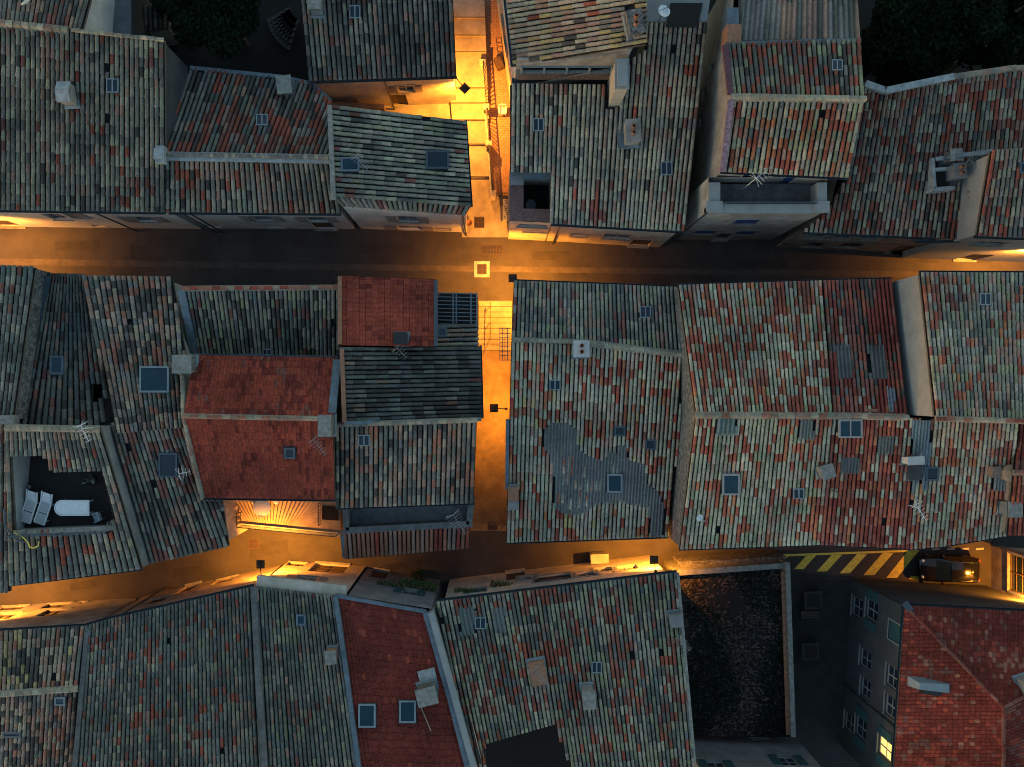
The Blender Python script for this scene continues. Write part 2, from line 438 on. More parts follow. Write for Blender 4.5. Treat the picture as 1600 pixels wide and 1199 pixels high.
def ridge(house, pts, w=.2, colr='S3 G3 B2 P1', m=True, name='ridge_cap', step=.42, mort=None):
    pal = palette(colr); mb = MB()
    W = [P(*p) for p in pts]
    for a, b in zip(W[:-1], W[1:]):
        d = b - a; n = max(1, int(d.length / step)); d.normalize()
        x = d.cross(Vector((0, 0, 1))).normalized(); up = x.cross(d).normalized()
        if m:
            mb.hexa([a + x * s_ * w * 1.25 + up * -.1 for s_ in (-1, 1)] + [b + x * s_ * w * 1.25 + up * -.1 for s_ in (1, -1)],
                    [a + x * s_ * w * .8 + up * .06 for s_ in (-1, 1)] + [b + x * s_ * w * .8 + up * .06 for s_ in (1, -1)], (.30, .29, .25))
        for k in range(n):
            t0, t1 = k / n, (k + 1.12) / n
            p0 = a.lerp(b, t0); p1 = a.lerp(b, min(1.01, t1))
            c = PAL[R.choices([z[0] for z in pal], [z[1] for z in pal])[0]]; g = R.uniform(.8, 1.15); c = tuple(v * g for v in c)
            jz = R.uniform(-.012, .012); jx = R.uniform(-.015, .015)
            r0 = [p0 + x * (math.cos(math.pi * i / 6) * w * .8 + jx) + up * (math.sin(math.pi * i / 6) * w * .7 + jz + .03) for i in range(7)]
            r1 = [p1 + x * (math.cos(math.pi * i / 6) * w * .9 + jx) + up * (math.sin(math.pi * i / 6) * w * .8 + jz + .05) for i in range(7)]
            mb.grid([r0, r1], c, 0, True)
    return mb.build(name, TILE, house)
def strip(house, pts, wid, hgt, m, name, dz=0.0, col=(1, 1, 1)):
    """a flat-topped band following a line of photo points (wall top, flashing)"""
    mb = MB(); W = [P(*p) for p in pts]
    for i, (a, b) in enumerate(zip(W[:-1], W[1:])):
        d = (b - a).normalized(); x = d.cross(Vector((0, 0, 1))).normalized() * wid / 2; z = Vector((0, 0, 1))
        a2 = a - d * (.02 * i); 
        mb.hexa([a2 - x - z * (hgt - dz), b - x - z * (hgt - dz), b + x - z * (hgt - dz), a2 + x - z * (hgt - dz)], [a2 - x + z * dz, b - x + z * dz, b + x + z * dz, a2 + x + z * dz], col)
    return mb.build(name, m, house)
def gutter(house, pts, r=.075, dz=-.05, m=None):
    mb = MB(); W = [P(*p) + Vector((0, 0, dz)) for p in pts]
    for a, b in zip(W[:-1], W[1:]):
        d = (b - a).normalized(); x = d.cross(Vector((0, 0, 1))).normalized()
        mb.grid([[p + x * (math.cos(t) * r) - Vector((0, 0, 1)) * (math.sin(t) * r) for t in [math.pi * k / 6 for k in range(7)]] for p in (a, b)])
        for k in (-1, 1): mb.bar(a + x * r * k, b + x * r * k, .018)
        for t in (.0, .33, .66): mb.bar(a.lerp(b, t + .05) - x * r, a.lerp(b, t + .05) + x * r, .02)
    return mb.build('gutter', m or GUT, house)
def chimney(rf, px, py, sx, sy, h, rz=0.0, m='stone', cap='slab', dz=None, house=None):
    b = rf.at(px, py); mb = MB(); wall = plaster[m] if m in plaster else MATS[m]
    z0 = b.z - .5; z1 = b.z + h
    mb.box((b.x, b.y, (z0 + z1) / 2), (sx, sy, z1 - z0), rz)
    mb.box((b.x, b.y, z1 + .03), (sx + .1, sy + .1, .07), rz)
    mb.box((b.x, b.y, b.z + .02), (sx + .28, sy + .28, .12), rz, mi=1, top=.8)
    o = mb.build('chimney', [wall, ZINC], rf.house)
    cb = MB()
    if cap == 'slab':
        for a, c in ((-1, -1), (1, -1), (1, 1), (-1, 1)):
            ca, sa = math.cos(rz), math.sin(rz); x, y = a * sx * .38, c * sy * .38
            cb.box((b.x + x * ca - y * sa, b.y + x * sa + y * ca, z1 + .14), (.09, .09, .17), rz)
        cb.box((b.x, b.y, z1 + .25), (sx + .16, sy + .16, .06), rz); cb.build('chimney_cap', MORTAR, o)
    elif cap == 'pots':
        n = 2 if max(sx, sy) > .6 else 1
        for k in range(n):
            t = (k - (n - 1) / 2) * .34; dx, dy = (t, 0) if sx >= sy else (0, t)
            cb.lathe((b.x + dx, b.y + dy, z1 + .05), [(.12, 0), (.10, .28), (.125, .32), (.09, .32), (.08, .1)], 12)
        cb.build('chimney_pot', CLAY, o)
    elif cap == 'tilecap':
        for k in (-1, 1):
            cb.hexa([Vector((b.x - sx * .6, b.y + k * sy * .55, z1 + .08)), Vector((b.x + sx * .6, b.y + k * sy * .55, z1 + .08)), Vector((b.x + sx * .6, b.y, z1 + .3)), Vector((b.x - sx * .6, b.y, z1 + .3))],
                    [Vector((b.x - sx * .6, b.y + k * sy * .55, z1 + .13)), Vector((b.x + sx * .6, b.y + k * sy * .55, z1 + .13)), Vector((b.x + sx * .6, b.y, z1 + .35)), Vector((b.x - sx * .6, b.y, z1 + .35))])
        cb.build('chimney_cap', LIME, o)
    return o

# ------------------------------------------------------------------ walls
def offset(pts, d):
    """offset a CCW world polygon inward; d number or list per edge"""
    n = len(pts); ds = d if isinstance(d, (list, tuple)) else [d] * n
    out = []
    for i in range(n):
        p0, p1, p2 = pts[i - 1], pts[i], pts[(i + 1) % n]
        e1 = (p1 - p0).to_2d(); e2 = (p2 - p1).to_2d()
        if e1.length < 1e-6 or e2.length < 1e-6: out.append(p1.copy()); continue
        e1.normalize(); e2.normalize()
        n1 = Vector((-e1.y, e1.x)); n2 = Vector((-e2.y, e2.x))
        a = p0.to_2d() + n1 * ds[i - 1]; b = p1.to_2d() + n2 * ds[i]
        cr = e1.x * e2.y - e1.y * e2.x
        if abs(cr) < .08: q = p1.to_2d() + (n1 * ds[i - 1] + n2 * ds[i]) / 2
        else:
            t = ((b.x - a.x) * e2.y - (b.y - a.y) * e2.x) / cr; q = a + e1 * t
        out.append(Vector((q.x, q.y, p1.z)))
    return out
def body(house, outline, m='cream', inset=.22, base=0.0, wins=(), drop=.12, cap=False):
    W = [P(*p) for p in outline]
    ar = sum(W[i].x * W[(i + 1) % len(W)].y - W[(i + 1) % len(W)].x * W[i].y for i in range(len(W)))
    if ar < 0: W.reverse(); inset = inset if not isinstance(inset, (list, tuple)) else (lambda l: [l[(len(l) - 2 - i) % len(l)] for i in range(len(l))])(inset)
    I = offset(W, inset); n = len(I)
    E = []
    for i in range(n):
        A, B = I[i], I[(i + 1) % n]
        E.append([A, B, []])
    for w in wins:
        px, py, ww, hh, kind = w[:5]; best = None
        D = Vector(((px - CX) / F, (CY - py) / F))
        for k, (A, B, L) in enumerate(E):
            e = (B - A).to_2d()
            if e.length < .4: continue
            nrm = Vector((e.y, -e.x))
            cr = D.x * e.y - D.y * e.x
            if abs(cr) < 1e-9: continue
            s_ = (A.x * e.y - A.y * e.x) / cr; z = H - s_
            p = D * s_; t = (p - A.to_2d()).dot(e) / e.length_squared
            if nrm.dot(-p) < 0: continue
            zt = min(A.z, B.z) - drop
            if 0 <= t <= 1 and base - .5 < z < zt + 1.2:
                if best is None or z > best[2]: best = (k, t, z)
        if best is None: print('window missed', house.name, w); continue
        k, t, z = best; A, B, L = E[k]; Ln = (B - A).to_2d().length
        zt = min(A.z, B.z) - drop - .12
        ww = min(ww, Ln - .3)
        x = max(ww / 2 + .12, min(Ln - ww / 2 - .12, t * Ln))
        if kind.startswith('door'): z0 = base + .02; z1 = min(base + hh, zt)
        else:
            z1 = min(z + hh / 2, zt); z0 = max(z1 - hh, base + .3); z1 = min(zt, z0 + hh)
        if z1 - z0 < .3 or ww < .3: print('window small', house.name, w); continue
        L.append((x - ww / 2, x + ww / 2, z0, z1, kind))
    mb = MB(); made = []
    for A, B, L in E:
        e = (B - A); Ln = e.to_2d().length
        if Ln < 1e-4: continue
        d = Vector((e.x, e.y, 0)) / Ln; nr = Vector((d.y, -d.x, 0))
        ta, tb = A.z - drop, B.z - drop; zm = min(ta, tb)
        def pt(x, z, dp=0.0, A=A, d=d, nr=nr): return Vector((A.x, A.y, 0)) + d * x + Vector((0, 0, z)) - nr * dp
        xs = sorted({0.0, Ln, *[v for w in L for v in w[:2]]}); zs = sorted({base, zm, *[v for w in L for v in w[2:4]]})
        for x0, x1 in zip(xs[:-1], xs[1:]):
            for z0, z1 in zip(zs[:-1], zs[1:]):
                xc, zc = (x0 + x1) / 2, (z0 + z1) / 2
                if any(w[0] < xc < w[1] and w[2] < zc < w[3] for w in L): continue
                mb.face([pt(x0, z0), pt(x1, z0), pt(x1, z1), pt(x0, z1)])
            h0, h1 = ta + (tb - ta) * x0 / Ln, ta + (tb - ta) * x1 / Ln
            if max(h0, h1) > zm + 1e-4: mb.face([pt(x0, zm), pt(x1, zm), pt(x1, h1), pt(x0, h0)])
        for (x0, x1, z0, z1, kind) in L:
            dp = .2
            for a, b, c, e_ in (((x0, z0), (x1, z0), 0, 0), ((x1, z0), (x1, z1), 0, 0), ((x1, z1), (x0, z1), 0, 0), ((x0, z1), (x0, z0), 0, 0)):
                mb.face([pt(*a), pt(*b), pt(*b, dp), pt(*a, dp)])
            made.append((pt, x0, x1, z0, z1, kind, nr, d))
    if cap:
        mb.tess([[p - Vector((0, 0, drop)) for p in I]])
    o = mb.build('wall', plaster[m] if isinstance(m, str) else m, house)
    for args in made: window(house, *args)
    return I
def window(house, pt, x0, x1, z0, z1, kind, nr, d):
    W = x1 - x0; Hh = z1 - z0
    def slab(mb, a0, b0, a1, b1, dp0, dp1, mi=0):
        mb.hexa([pt(a0, b0, dp0), pt(a1, b0, dp0), pt(a1, b1, dp0), pt(a0, b1, dp0)], [pt(a0, b0, dp1), pt(a1, b0, dp1), pt(a1, b1, dp1), pt(a0, b1, dp1)], mi=mi)
    f = MB(); t = .07
    k0 = kind.split('_')[0]; opt = kind.split('_')[1:] 
    if k0 == 'door':
        slab(f, x0 + .001, z0, x1 - .001, z1 - .001, .19, .13)
        for i in range(2):
            for j in range(3):
                a = x0 + .1 + i * (W - .1) / 2; b = z0 + .12 + j * (Hh - .15) / 3
                slab(f, a, b, a + (W - .3) / 2, b + (Hh - .4) / 3, .125, .105)
        o = f.build('door', WOODB, house)
        h = MB(); h.lathe(pt(x1 - .14, z0 + Hh * .45, .07), [(.035, -.03), (.045, 0), (.035, .03)], 8); h.build('handle', ALU, o)
        s_ = MB(); slab(s_, x0 - .06, z0 - .02, x1 + .06, z0 + .06, 0, -.14); s_.build('doorstep', MORTAR, o)
        return
    if k0 == 'shut':
        for a0, a1 in ((x0 + .01, (x0 + x1) / 2 - .008), ((x0 + x1) / 2 + .008, x1 - .01)):
            slab(f, a0, z0 + .01, a1, z1 - .01, .09, .05)
            for j in range(3): zz = z0 + Hh * (.18 + .32 * j); slab(f, a0 + .04, zz - .05, a1 - .04, zz + .05, .05, .035)
        o = f.build('shutter', {'b': SHUTB, 't': SHUTT, 'g': SHUTG}[opt[0]], house)
        g = MB()
        for a in ((x0 - .07, z0 - .07, x0, z1 + .07), (x1, z0 - .07, x1 + .07, z1 + .07), (x0, z1, x1, z1 + .07), (x0, z0 - .07, x1, z0)): slab(g, *a, .02, -.035)
        g.build('frame', FRAMEW, o)
        return
    for a in ((x0, z0, x0 + t, z1), (x1 - t, z0, x1, z1), (x0 + t, z1 - t, x1 - t, z1), (x0 + t, z0, x1 - t, z0 + t)): slab(f, *a, .18, .10)
    if W > .5: slab(f, (x0 + x1) / 2 - .035, z0 + t, (x0 + x1) / 2 + .035, z1 - t, .175, .11)
    nb = max(1, int(Hh / .55))
    for j in range(1, nb): zz = z0 + Hh * j / nb; slab(f, x0 + t, zz - .02, x1 - t, zz + .02, .172, .12)
    o = f.build('window', FRAMEW if k0 != 'dwin' else WOODB, house)
    g = MB(); g.face([pt(x0, z0, .15), pt(x1, z0, .15), pt(x1, z1, .15), pt(x0, z1, .15)]); g.build('pane', WINLIT if k0 == 'lit' else GLASS, o)
    s_ = MB(); slab(s_, x0 - .1, z0 - .07, x1 + .1, z0 - .005, .02, -.07); s_.build('sill', MORTAR, o)
    if 'x' in opt:     # stone surround
        g = MB()
        for a in ((x0 - .15, z0, x0, z1 + .15), (x1, z0, x1 + .15, z1 + .15), (x0, z1, x1, z1 + .15)): slab(g, *a, .02, -.04)
        g.build('surround', FRAMEW, o)
    for c_ in opt:
        if c_ in 'btg':
            for sd in (-1, 1):
                a0, a1 = (x0 - W * .52, x0 - .03) if sd < 0 else (x1 + .03, x1 + W * .52)
                sh = MB(); slab(sh, a0, z0, a1, z1, -.015, -.055)
                for j in range(8): zz = z0 + Hh * (j + .5) / 8; slab(sh, a0 + .05, zz - .03, a1 - .05, zz + .03, -.055, -.07)
                sh.build('shutter', {'b': SHUTB, 't': SHUTT, 'g': SHUTG}[c_], o)
def pipe(house, px, py0, py1, z0, z1, wallpt=None, m=None):
    mb = MB(); a = P(px, py0, z0)
    mb.tube((a.x, a.y, 0.05), (a.x, a.y, z0), .05, 8)
    return mb.build('downpipe', m or GUT, house)
def house(label, px, py, name='house', cat='house', group=None):
    return thing(name, P(px, py, 0), label, cat, group)
def slabpx(house, poly, z, th, m, name, parent=True, base=None):
    mb = MB(); hi = [P(x, y, z) for x, y in poly]
    ar = sum(hi[i].x * hi[(i + 1) % len(hi)].y - hi[(i + 1) % len(hi)].x * hi[i].y for i in range(len(hi)))
    if ar < 0: hi.reverse()
    mb.tess([hi])
    for i in range(len(hi)):
        a, b = hi[i], hi[(i + 1) % len(hi)]; t = Vector((0, 0, th)); mb.face([a - t, b - t, b, a])
    return mb.build(name, m, house)
def railing(parent, a, b, h=1.0, sp=.12, m=None, posts=1.6, name='railing', r=.012, mid=False):
    mb = MB(); a = Vector(a); b = Vector(b); L = (b - a).length; z = Vector((0, 0, 1))
    mb.bar(a + z * h, b + z * h, .05, .04); mb.bar(a + z * .1, b + z * .1, .03)
    if mid: mb.bar(a + z * h * .55, b + z * h * .55, .03)
    n = max(1, int(L / posts))
    for k in range(n + 1): p = a.lerp(b, k / n); mb.bar(p, p + z * h, .045)
    if sp:
        n = max(1, int(L / sp))
        for k in range(1, n): p = a.lerp(b, k / n); mb.bar(p + z * .1, p + z * h, r * 2)
    return mb.build(name, m or IRON, parent)

# ------------------------------------------------------------------ houses, north row
VH = 'old tiled village houses'
h = house('long grey-green tiled house with one four-pane skylight, upper street, far left', 110, 362, group=VH)
r1 = Roof(h, gain=0.74, quad=[(-60, 27, 9.0), (256, 62, 9.0), (258, 331, 6.4), (-60, 327, 6.4)], pp=7.9, lp=18, pal='L5 S3.5 G5 P1.4 R.35 E.5 D.5 K1', sky=[(177, 134, 19, 22)])
Roof(h, [(127, 47, 8.95), (-60, 25, 8.95), (-60, -60, 7.6), (156, -60, 7.6)], pp=7.6, lp=17, pal='K4 G3 D2 E1 P1')
ridge(h, [(-40, 32, 9.02), (106, 47, 9.02)], .2, 'S3 B2 P1')
ridge(h, [(112, 48, 9.02), (256, 63, 9.02)], .13, 'S3 B2 G2', m=False)
gutter(h, [(-50, 329, 6.35), (258, 333, 6.35)])
chimney(r1, 112, 152, .62, 1.0, .75, .05, 'beige', 'tilecap')
body(h, [(-150, 14, 8.9), (-150, 326, 6.4), (258, 331, 6.4), (256, 62, 9.0), (127, 48, 8.9), (156, -60, 7.5), (-150, -60, 7.5)], 'white', .22,
     wins=[(88, 339, 1.1, 1.7, 'win'), (120, 337, 1.0, 1.5, 'shut_g'), (225, 343, 1.3, 1.6, 'win_g'), (160, 356, .8, .6, 'win'), (22, 355, 1.6, 2.1, 'door')])
pipe(h, 142, 330, 350, 6.3, 6.3)
mb = MB(); mb.hexa([P(257.5, 64, 8.85), P(258.5, 238, 7.25), P(258.5, 238, 7.25) + Vector((.05, 0, 0)), P(257.5, 64, 8.85) + Vector((.05, 0, 0))], [P(257.5, 64, 8.85), P(258.5, 238, 7.25), P(258.5, 238, 7.25), P(257.5, 64, 8.85)]) if False else None
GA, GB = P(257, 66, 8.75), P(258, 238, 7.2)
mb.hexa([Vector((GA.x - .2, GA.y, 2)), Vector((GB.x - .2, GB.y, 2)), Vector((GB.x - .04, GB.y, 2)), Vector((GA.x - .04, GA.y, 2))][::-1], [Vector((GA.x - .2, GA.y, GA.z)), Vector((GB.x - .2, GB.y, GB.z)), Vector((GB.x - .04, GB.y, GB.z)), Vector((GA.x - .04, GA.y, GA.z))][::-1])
mb.build('gable_render', plaster['dim'], h)  # separate dark panel laid over the east gable
# a lower flat-topped annexe behind it
h = house('low grey flat-topped annexe behind the long grey-green roof, beside the dark tree', 175, 30, 'annexe', 'outbuilding')
slabpx(h, [(128, 52), (204, 57), (204, -60), (150, -60)], 5.0, .2, FLOORG, 'roof')
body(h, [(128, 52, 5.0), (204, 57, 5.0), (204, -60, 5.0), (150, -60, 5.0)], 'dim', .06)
struct_low = house('small dark tiled shed roof tucked under the wall of the garden court', 250, 10, 'shed', 'outbuilding')
Roof(struct_low, [(207, 8, 3.2), (262, 12, 3.2), (262, 44, 2.7), (210, 52, 2.7)], pp=8, lp=17, pal='D3 K3')
body(struct_low, [(207, 8, 3.1), (262, 12, 3.1), (262, 44, 2.6), (210, 52, 2.6)], 'grey', .1)

h = house('house with a broad white mortared ridge and a red-flecked upper slope', 390, 362, group=VH)
r2n = Roof(h, gain=0.85, quad=[(250, 240, 7.0), (519, 243, 7.0), (560, 136, 5.0), (297, 106, 5.0)], poly=[(258, 241), (518, 244), (517, 160), (487, 131), (437, 120), (297, 106), (272, 190)], pp=7.9, lp=17, pal='K4 G3.5 E2.5 R2 T1.5 D1 P1', sky=[(410, 189, 18, 17)])
r2s = Roof(h, gain=0.85, quad=[(258, 250, 7.0), (520, 253, 7.0), (533, 333, 6.1), (258, 331, 6.25)], pp=8.2, lp=17, pal='L4 G4 P2 R.8 B1.5 D1')
strip(h, [(250, 244, 7.1), (519, 249, 7.1)], .50, .3, LIME, 'ridge_mortar', .05)
ridge(h, [(250, 241.5, 7.16), (519, 246.5, 7.16)], .14, 'F3 S2', m=False, name='ridge_cap', step=.2)
b_ = MB(); w_ = P(252, 243, 7.3); b_.box((w_.x, w_.y, 7.2), (.5, .95, .75)); b_.box((w_.x, w_.y, 7.62), (.58, .6, .1)); b_.build('ridge_block', LIME, h)
gutter(h, [(262, 333, 6.2), (533, 335, 6.05)])
strip(h, [(297, 106, 5.1), (437, 120, 5.1), (487, 131, 5.1), (517, 158, 5.1)], .22, .2, ZINC, 'eaves_flashing', .05)
strip(h, [(292, 115, 5.2), (268, 205, 6.4)], .25, .25, ZINC, 'wall_flashing', .06)
chimney(r2n, 449, 140, .7, .9, .55, .1, 'stone', 'slab')
body(h, [(258, 243, 6.9), (258, 331, 6.2), (533, 333, 6.1), (520, 248, 6.9), (517, 160, 5.4), (487, 131, 5.0), (437, 120, 5.0), (297, 106, 5.0)], 'white', .22,
     wins=[(410, 342, 1.2, 1.5, 'win_g'), (495, 343, 1.2, 1.5, 'win_g'), (432, 356, 1.1, .7, 'win'), (510, 358, 1.4, 2.2, 'door'), (330, 356, 1.0, .8, 'win')])
pipe(h, 283, 333, 0, 6.2, 0); pipe(h, 295, 333, 0, 6.2, 0)

h = house('white-walled corner house with crosswise tile rows and two blue roof hatches', 630, 365, group=VH)
r3 = Roof(h, [(514, 163, 8.6), (521, 309, 8.5), (735, 324, 7.3), (728, 189, 7.3)], pp=8.0, lp=18, pal='L4.5 S2.5 G4 N1.2 E.8 K1.5 D.6', sky=[(547, 258, 29, 22, 'blue'), (683, 251, 36, 28, 'hatch')])
Roof(h, [(521, 308, 8.45), (735, 322, 7.25), (727, 335, 6.9), (534, 321, 8.05)], pp=8.0, lp=24, pal='L4 G3 K2 P1 E.5', name='eaves_course')
gutter(h, [(728, 187, 7.25), (737, 323, 7.2)], .06)
strip(h, [(515, 165, 8.7), (521, 312, 8.6)], .26, .2, MORTAR, 'verge', .05)
body(h, [(514, 163, 8.5), (523, 318, 8.2), (728, 332, 7.0), (728, 189, 7.2)], 'white', .16,
     wins=[(637, 343, 1.25, 1.7, 'win_g'), (640, 357, 1.5, 1.2, 'win_g'), (693, 358, .9, .8, 'shut_g')])
pipe(h, 722, 333, 0, 7, 0)

h = house('dark grey-brown tiled house with a lamp on its corner beside the stepped alley', 600, 160, group=VH)
r4 = Roof(h, gain=0.85, quad=[(464, -60, 6.9), (705, -60, 6.9), (713, 119, 5.3), (482, 127, 5.3)], pp=8.0, lp=18, pal='K4.5 G4.5 P2 D1.2 E.6 L1', sky=[(555, 19, 17, 20)])
gutter(h, [(480, 129, 5.25), (714, 121, 5.25)], .07)
chimney(r4, 497, 14, .6, .8, .8, 0, 'grey', 'slab')
body(h, [(464, -60, 6.8), (482, 127, 5.3), (713, 119, 5.3), (705, -60, 6.8)], 'cream', .2,
     wins=[(634, 139, 1.0, 1.1, 'win_g_x'), (625, 160, 1.0, 2.0, 'door')])
pipe(h, 600, 125, 0, 5.2, 0)
cw = house('low lean-to wall of the lamp-lit court under the dark tiled house', 520, 160, 'court_wall', 'wall')
slabpx(cw, [(488, 158), (600, 163), (600, 170), (512, 170)], 2.0, 2.0, plaster['brown'], 'wall')

h = house('tall house with yellowish crosswise tile rows and a ribbon window under its roof', 900, 110, group=VH)
r5 = Roof(h, [(1010, 68, 12.2), (1010, -60, 12.2), (789, -25, 9.6), (803, 102, 9.5)], pp=8.3, lp=21, pal='B3.5 Y1.8 S3 P3.2 G2.5 R.5 L2 D.5')
gutter(h, [(787, -30, 9.55), (802, 103, 9.45)], .13, m=ZINC)
chimney(r5, 990, 42, .7, 1.1, .6, .2, 'stone', 'pots')
w0, w1 = P(802, 104, 9.4), P(1010, 68, 12.0)
yw = 17.2
mb = MB(); L_ = [Vector((w0.x + .15, yw, 0)), Vector((w1.x, yw, 0))]
def hp5(px): t = (px - 803) / 207; return 9.3 + 2.6 * t
I5 = body(h, [(768, -140, 9.3), (802, 104, 9.45), (990, 73, 11.9), (1010, -140, 12)], 'cream', .18, wins=[(786, 30, 1.0, 1.3, 'win'), (790, 62, .9, 1.2, 'win_g')])
# ribbon window wall below the slanting verge
x0 = P(815, 110, 9.2).x; x1 = P(957, 110, 9.2).x; yb = P(0, 116, 8.9).y
b_ = MB()
b_.box(((x0 + x1) / 2, yb + .45, 9.4), (x1 - x0 + .5, .1, 1.0)); 
b_.hexa([(x0 - .3, yb + .2, 7.0), (x1 + .6, yb + .2, 7.0), (x1 + .6, yb + .9, 7.0), (x0 - .3, yb + .9, 7.0)], [(x0 - .3, yb + .2, 8.55), (x1 + .6, yb + .2, 8.55), (x1 + .6, yb + .9, 8.55), (x0 - .3, yb + .9, 8.55)])
b_.hexa([(x0 - .3, yb + .2, 9.55), (x1 + .6, yb + .2, 9.55), (x1 + 1.2, yb + 1.5, 9.55), (x0 - .3, yb + 1.0, 9.4)], [(x0 - .3, yb + .25, 9.62), (x1 + .6, yb + .25, 11.0), (x1 + 1.2, yb + 1.5, 11.3), (x0 - .3, yb + 1.0, 9.6)])
b_.build('wall', plaster['beige'], h)
b_ = MB(); b_.face([(x0, yb + .36, 8.6), (x1, yb + .36, 8.6), (x1, yb + .36, 9.5), (x0, yb + .36, 9.5)])
pn = MB(); z0, z1 = 8.58, 9.5
for k in range(5):
    xx = x0 + (x1 - x0) * k / 4; wd = .12 if k in (0, 4) else .09; pn.box((xx, yb + .2, (z0 + z1) / 2), (wd, .2, z1 - z0))
    if k < 4:
        pn.box((xx + (x1 - x0) / 8, yb + .22, z0 + .06), ((x1 - x0) / 4 - .1, .14, .12)); pn.box((xx + (x1 - x0) / 8, yb + .22, z1 - .04), ((x1 - x0) / 4 - .1, .14, .08))
wn = pn.build('window', FRAMEB, h); b_.build('pane', GLASS, wn)
b_ = MB(); b_.box(((x0 + x1) / 2, yb + .02, 8.5), (x1 - x0 + .3, .36, .07)); b_.build('sill', CLAY, wn)
for k in range(3):
    b_ = MB(); b_.box((x0 + 1.0, yb + .2, 9), (.05, .05, .6))
b_ = MB(); xa, xb = P(800, 0, 7.6).x, P(953, 0, 7.6).x; yg = P(0, 131, 7.6).y; b_.box(((xa + xb) / 2, yg + .1, 7.5), (xb - xa, .45, .16)); b_.build('flashing', GUT, h)
# big plastered stack
cb = MB(); a, b = P(963, 92, 11.2), P(982, 136, 11.2)
cb.hexa([(a.x, b.y, 6.5), (b.x, b.y, 6.5), (b.x, a.y, 6.5), (a.x, a.y, 6.5)], [(a.x, b.y, 11.0), (b.x, b.y, 11.0), (b.x, a.y, 11.0), (a.x, a.y, 11.0)])
co_ = cb.build('chimney', plaster['cream'], h)
cb = MB(); cb.box(((a.x + b.x) / 2, (a.y + b.y) / 2, 11.07), (b.x - a.x + .12, a.y - b.y + .12, .1)); cb.box(((a.x + b.x) / 2, (a.y + b.y) / 2, 11.2), (b.x - a.x - .1, a.y - b.y - .1, .12)); cb.build('chimney_cap', GREYFLAT, co_)

h = house('broad sage-tiled house with a dark cut-in terrace at its lower left corner', 960, 375, group=VH)
r6 = Roof(h, gain=1.15, quad=[(800, 37, 9.5), (1106, 37, 9.5), (1070, 361, 6.6), (797, 346, 6.6)],
     poly=[(797, 132), (950, 134), (947, 172), (962, 173), (985, 95), (1008, 80), (1008, 37), (1106, 37), (1070, 361), (861, 349), (861, 270), (797, 269)],
     pp=7.4, lp=18, pal='L5 B3.2 P2.6 G3 R.5 S2 D.4 E.5', sky=[(841, 195, 17, 20), (1041, 263, 18, 21)])
gutter(h, [(861, 351, 6.55), (1071, 363, 6.55)], .07)
strip(h, [(796, 270, 7.2), (861, 271, 7.2)], .2, .3, ZINC, 'flashing', .04)
chimney(r6, 985, 212, .75, 1.15, .9, .05, 'beige', 'pots')
b_ = MB(); pz = r6.at(972, 212, .05); b_.box((pz.x, pz.y, pz.z), (.55, 1.4, .16), .05); b_.build('flashing', ZINC, h)
body(h, [(797, 132, 8.6), (797, 269, 7.2), (861, 270, 7.2), (861, 349, 6.6), (1070, 361, 6.6), (1104, 37, 9.4), (1008, 37, 9.4), (1008, 90, 9)], 'cream', .16,
     wins=[(965, 370, 1.7, 1.6, 'win'), (1008, 374, 1.3, 2.2, 'door'), (905, 368, .9, .9, 'win_x')])
pipe(h, 876, 351, 0, 6.5, 0)
# corner terrace
zt = 5.9
body(h, [(796, 268, zt), (796, 346, zt), (862, 349, zt), (862, 268, zt)], 'cream', .02, drop=.02, wins=[(832, 353, 1.7, .8, 'win'), (842, 362, 1.4, .45, 'win')])
slabpx(h, [(796, 289), (818, 289), (818, 326), (861, 327), (861, 347), (796, 345)], zt + .03, .12, BRICKTOP, 'parapet_top')
slabpx(h, [(797, 269), (822, 269), (818, 289), (797, 289)], zt + .12, .2, GREYFLAT, 'terrace_ledge')
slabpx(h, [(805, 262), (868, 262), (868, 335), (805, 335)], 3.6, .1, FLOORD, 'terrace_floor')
strip(h, [(818, 275, 7.0), (861, 276, 7.0)], .3, .6, ZINC, 'terrace_lintel', .0)
b_ = MB(); q_ = P(829, 321, 4.0); b_.lathe((q_.x, q_.y, 3.6), [(.0, 0), (.22, 0), (.3, .5), (.33, .52), (.28, .48), (.02, .45)], 16)
t_ = tag(b_.build('plant_pot', FRAMEB), 'pale round pot standing in the dark corner terrace above the lit junction', 'pot')

h = house('tall house with a front balcony and blue window shutters over the upper street', 1190, 376, group=VH)
r7n = Roof(h, [(1144, 150, 12.4), (1351, 153, 12.4), (1345, 63, 11.5), (1134, 70, 11.5)], pp=7.9, lp=17, pal='E3 R1.8 N2 G2 D2 K2', sky=[(1307, 104, 17, 17)])
r7s = Roof(h, [(1144, 153, 12.4), (1351, 157, 12.4), (1326, 277, 10.95), (1128, 268, 10.95)], pp=8.2, lp=17.5, pal='R2.6 O1.6 S4 N1.5 P2 T.6 L2')
Roof(h, [(1134, 67, 11.3), (1344, 62, 11.3), (1337, -60, 10.4), (1150, -60, 10.4)], poly=[(1156, 66), (1344, 62), (1337, -60), (1156, -60)], pp=8.2, lp=60, style='corr', pal='F3 P1.2 K2')
ridge(h, [(1142, 151, 12.45), (1351, 155, 12.45)], .17, 'L3 S3 B2')
strip(h, [(1142, 157, 12.4), (1129, 268, 11.05)], .3, .2, mat('pink_flashing', (.34, .22, .27), .8, 6, .6), 'verge_flashing', .1)
strip(h, [(1133, 72, 11.6), (1141, 148, 12.4)], .28, .2, mat('maroon_flashing', (.14, .05, .07), .8, 6, .5), 'verge_flashing', .1)
strip(h, [(1134, 69, 11.45), (1345, 63, 11.45)], .2, .2, ZINC, 'valley_flashing', .05)
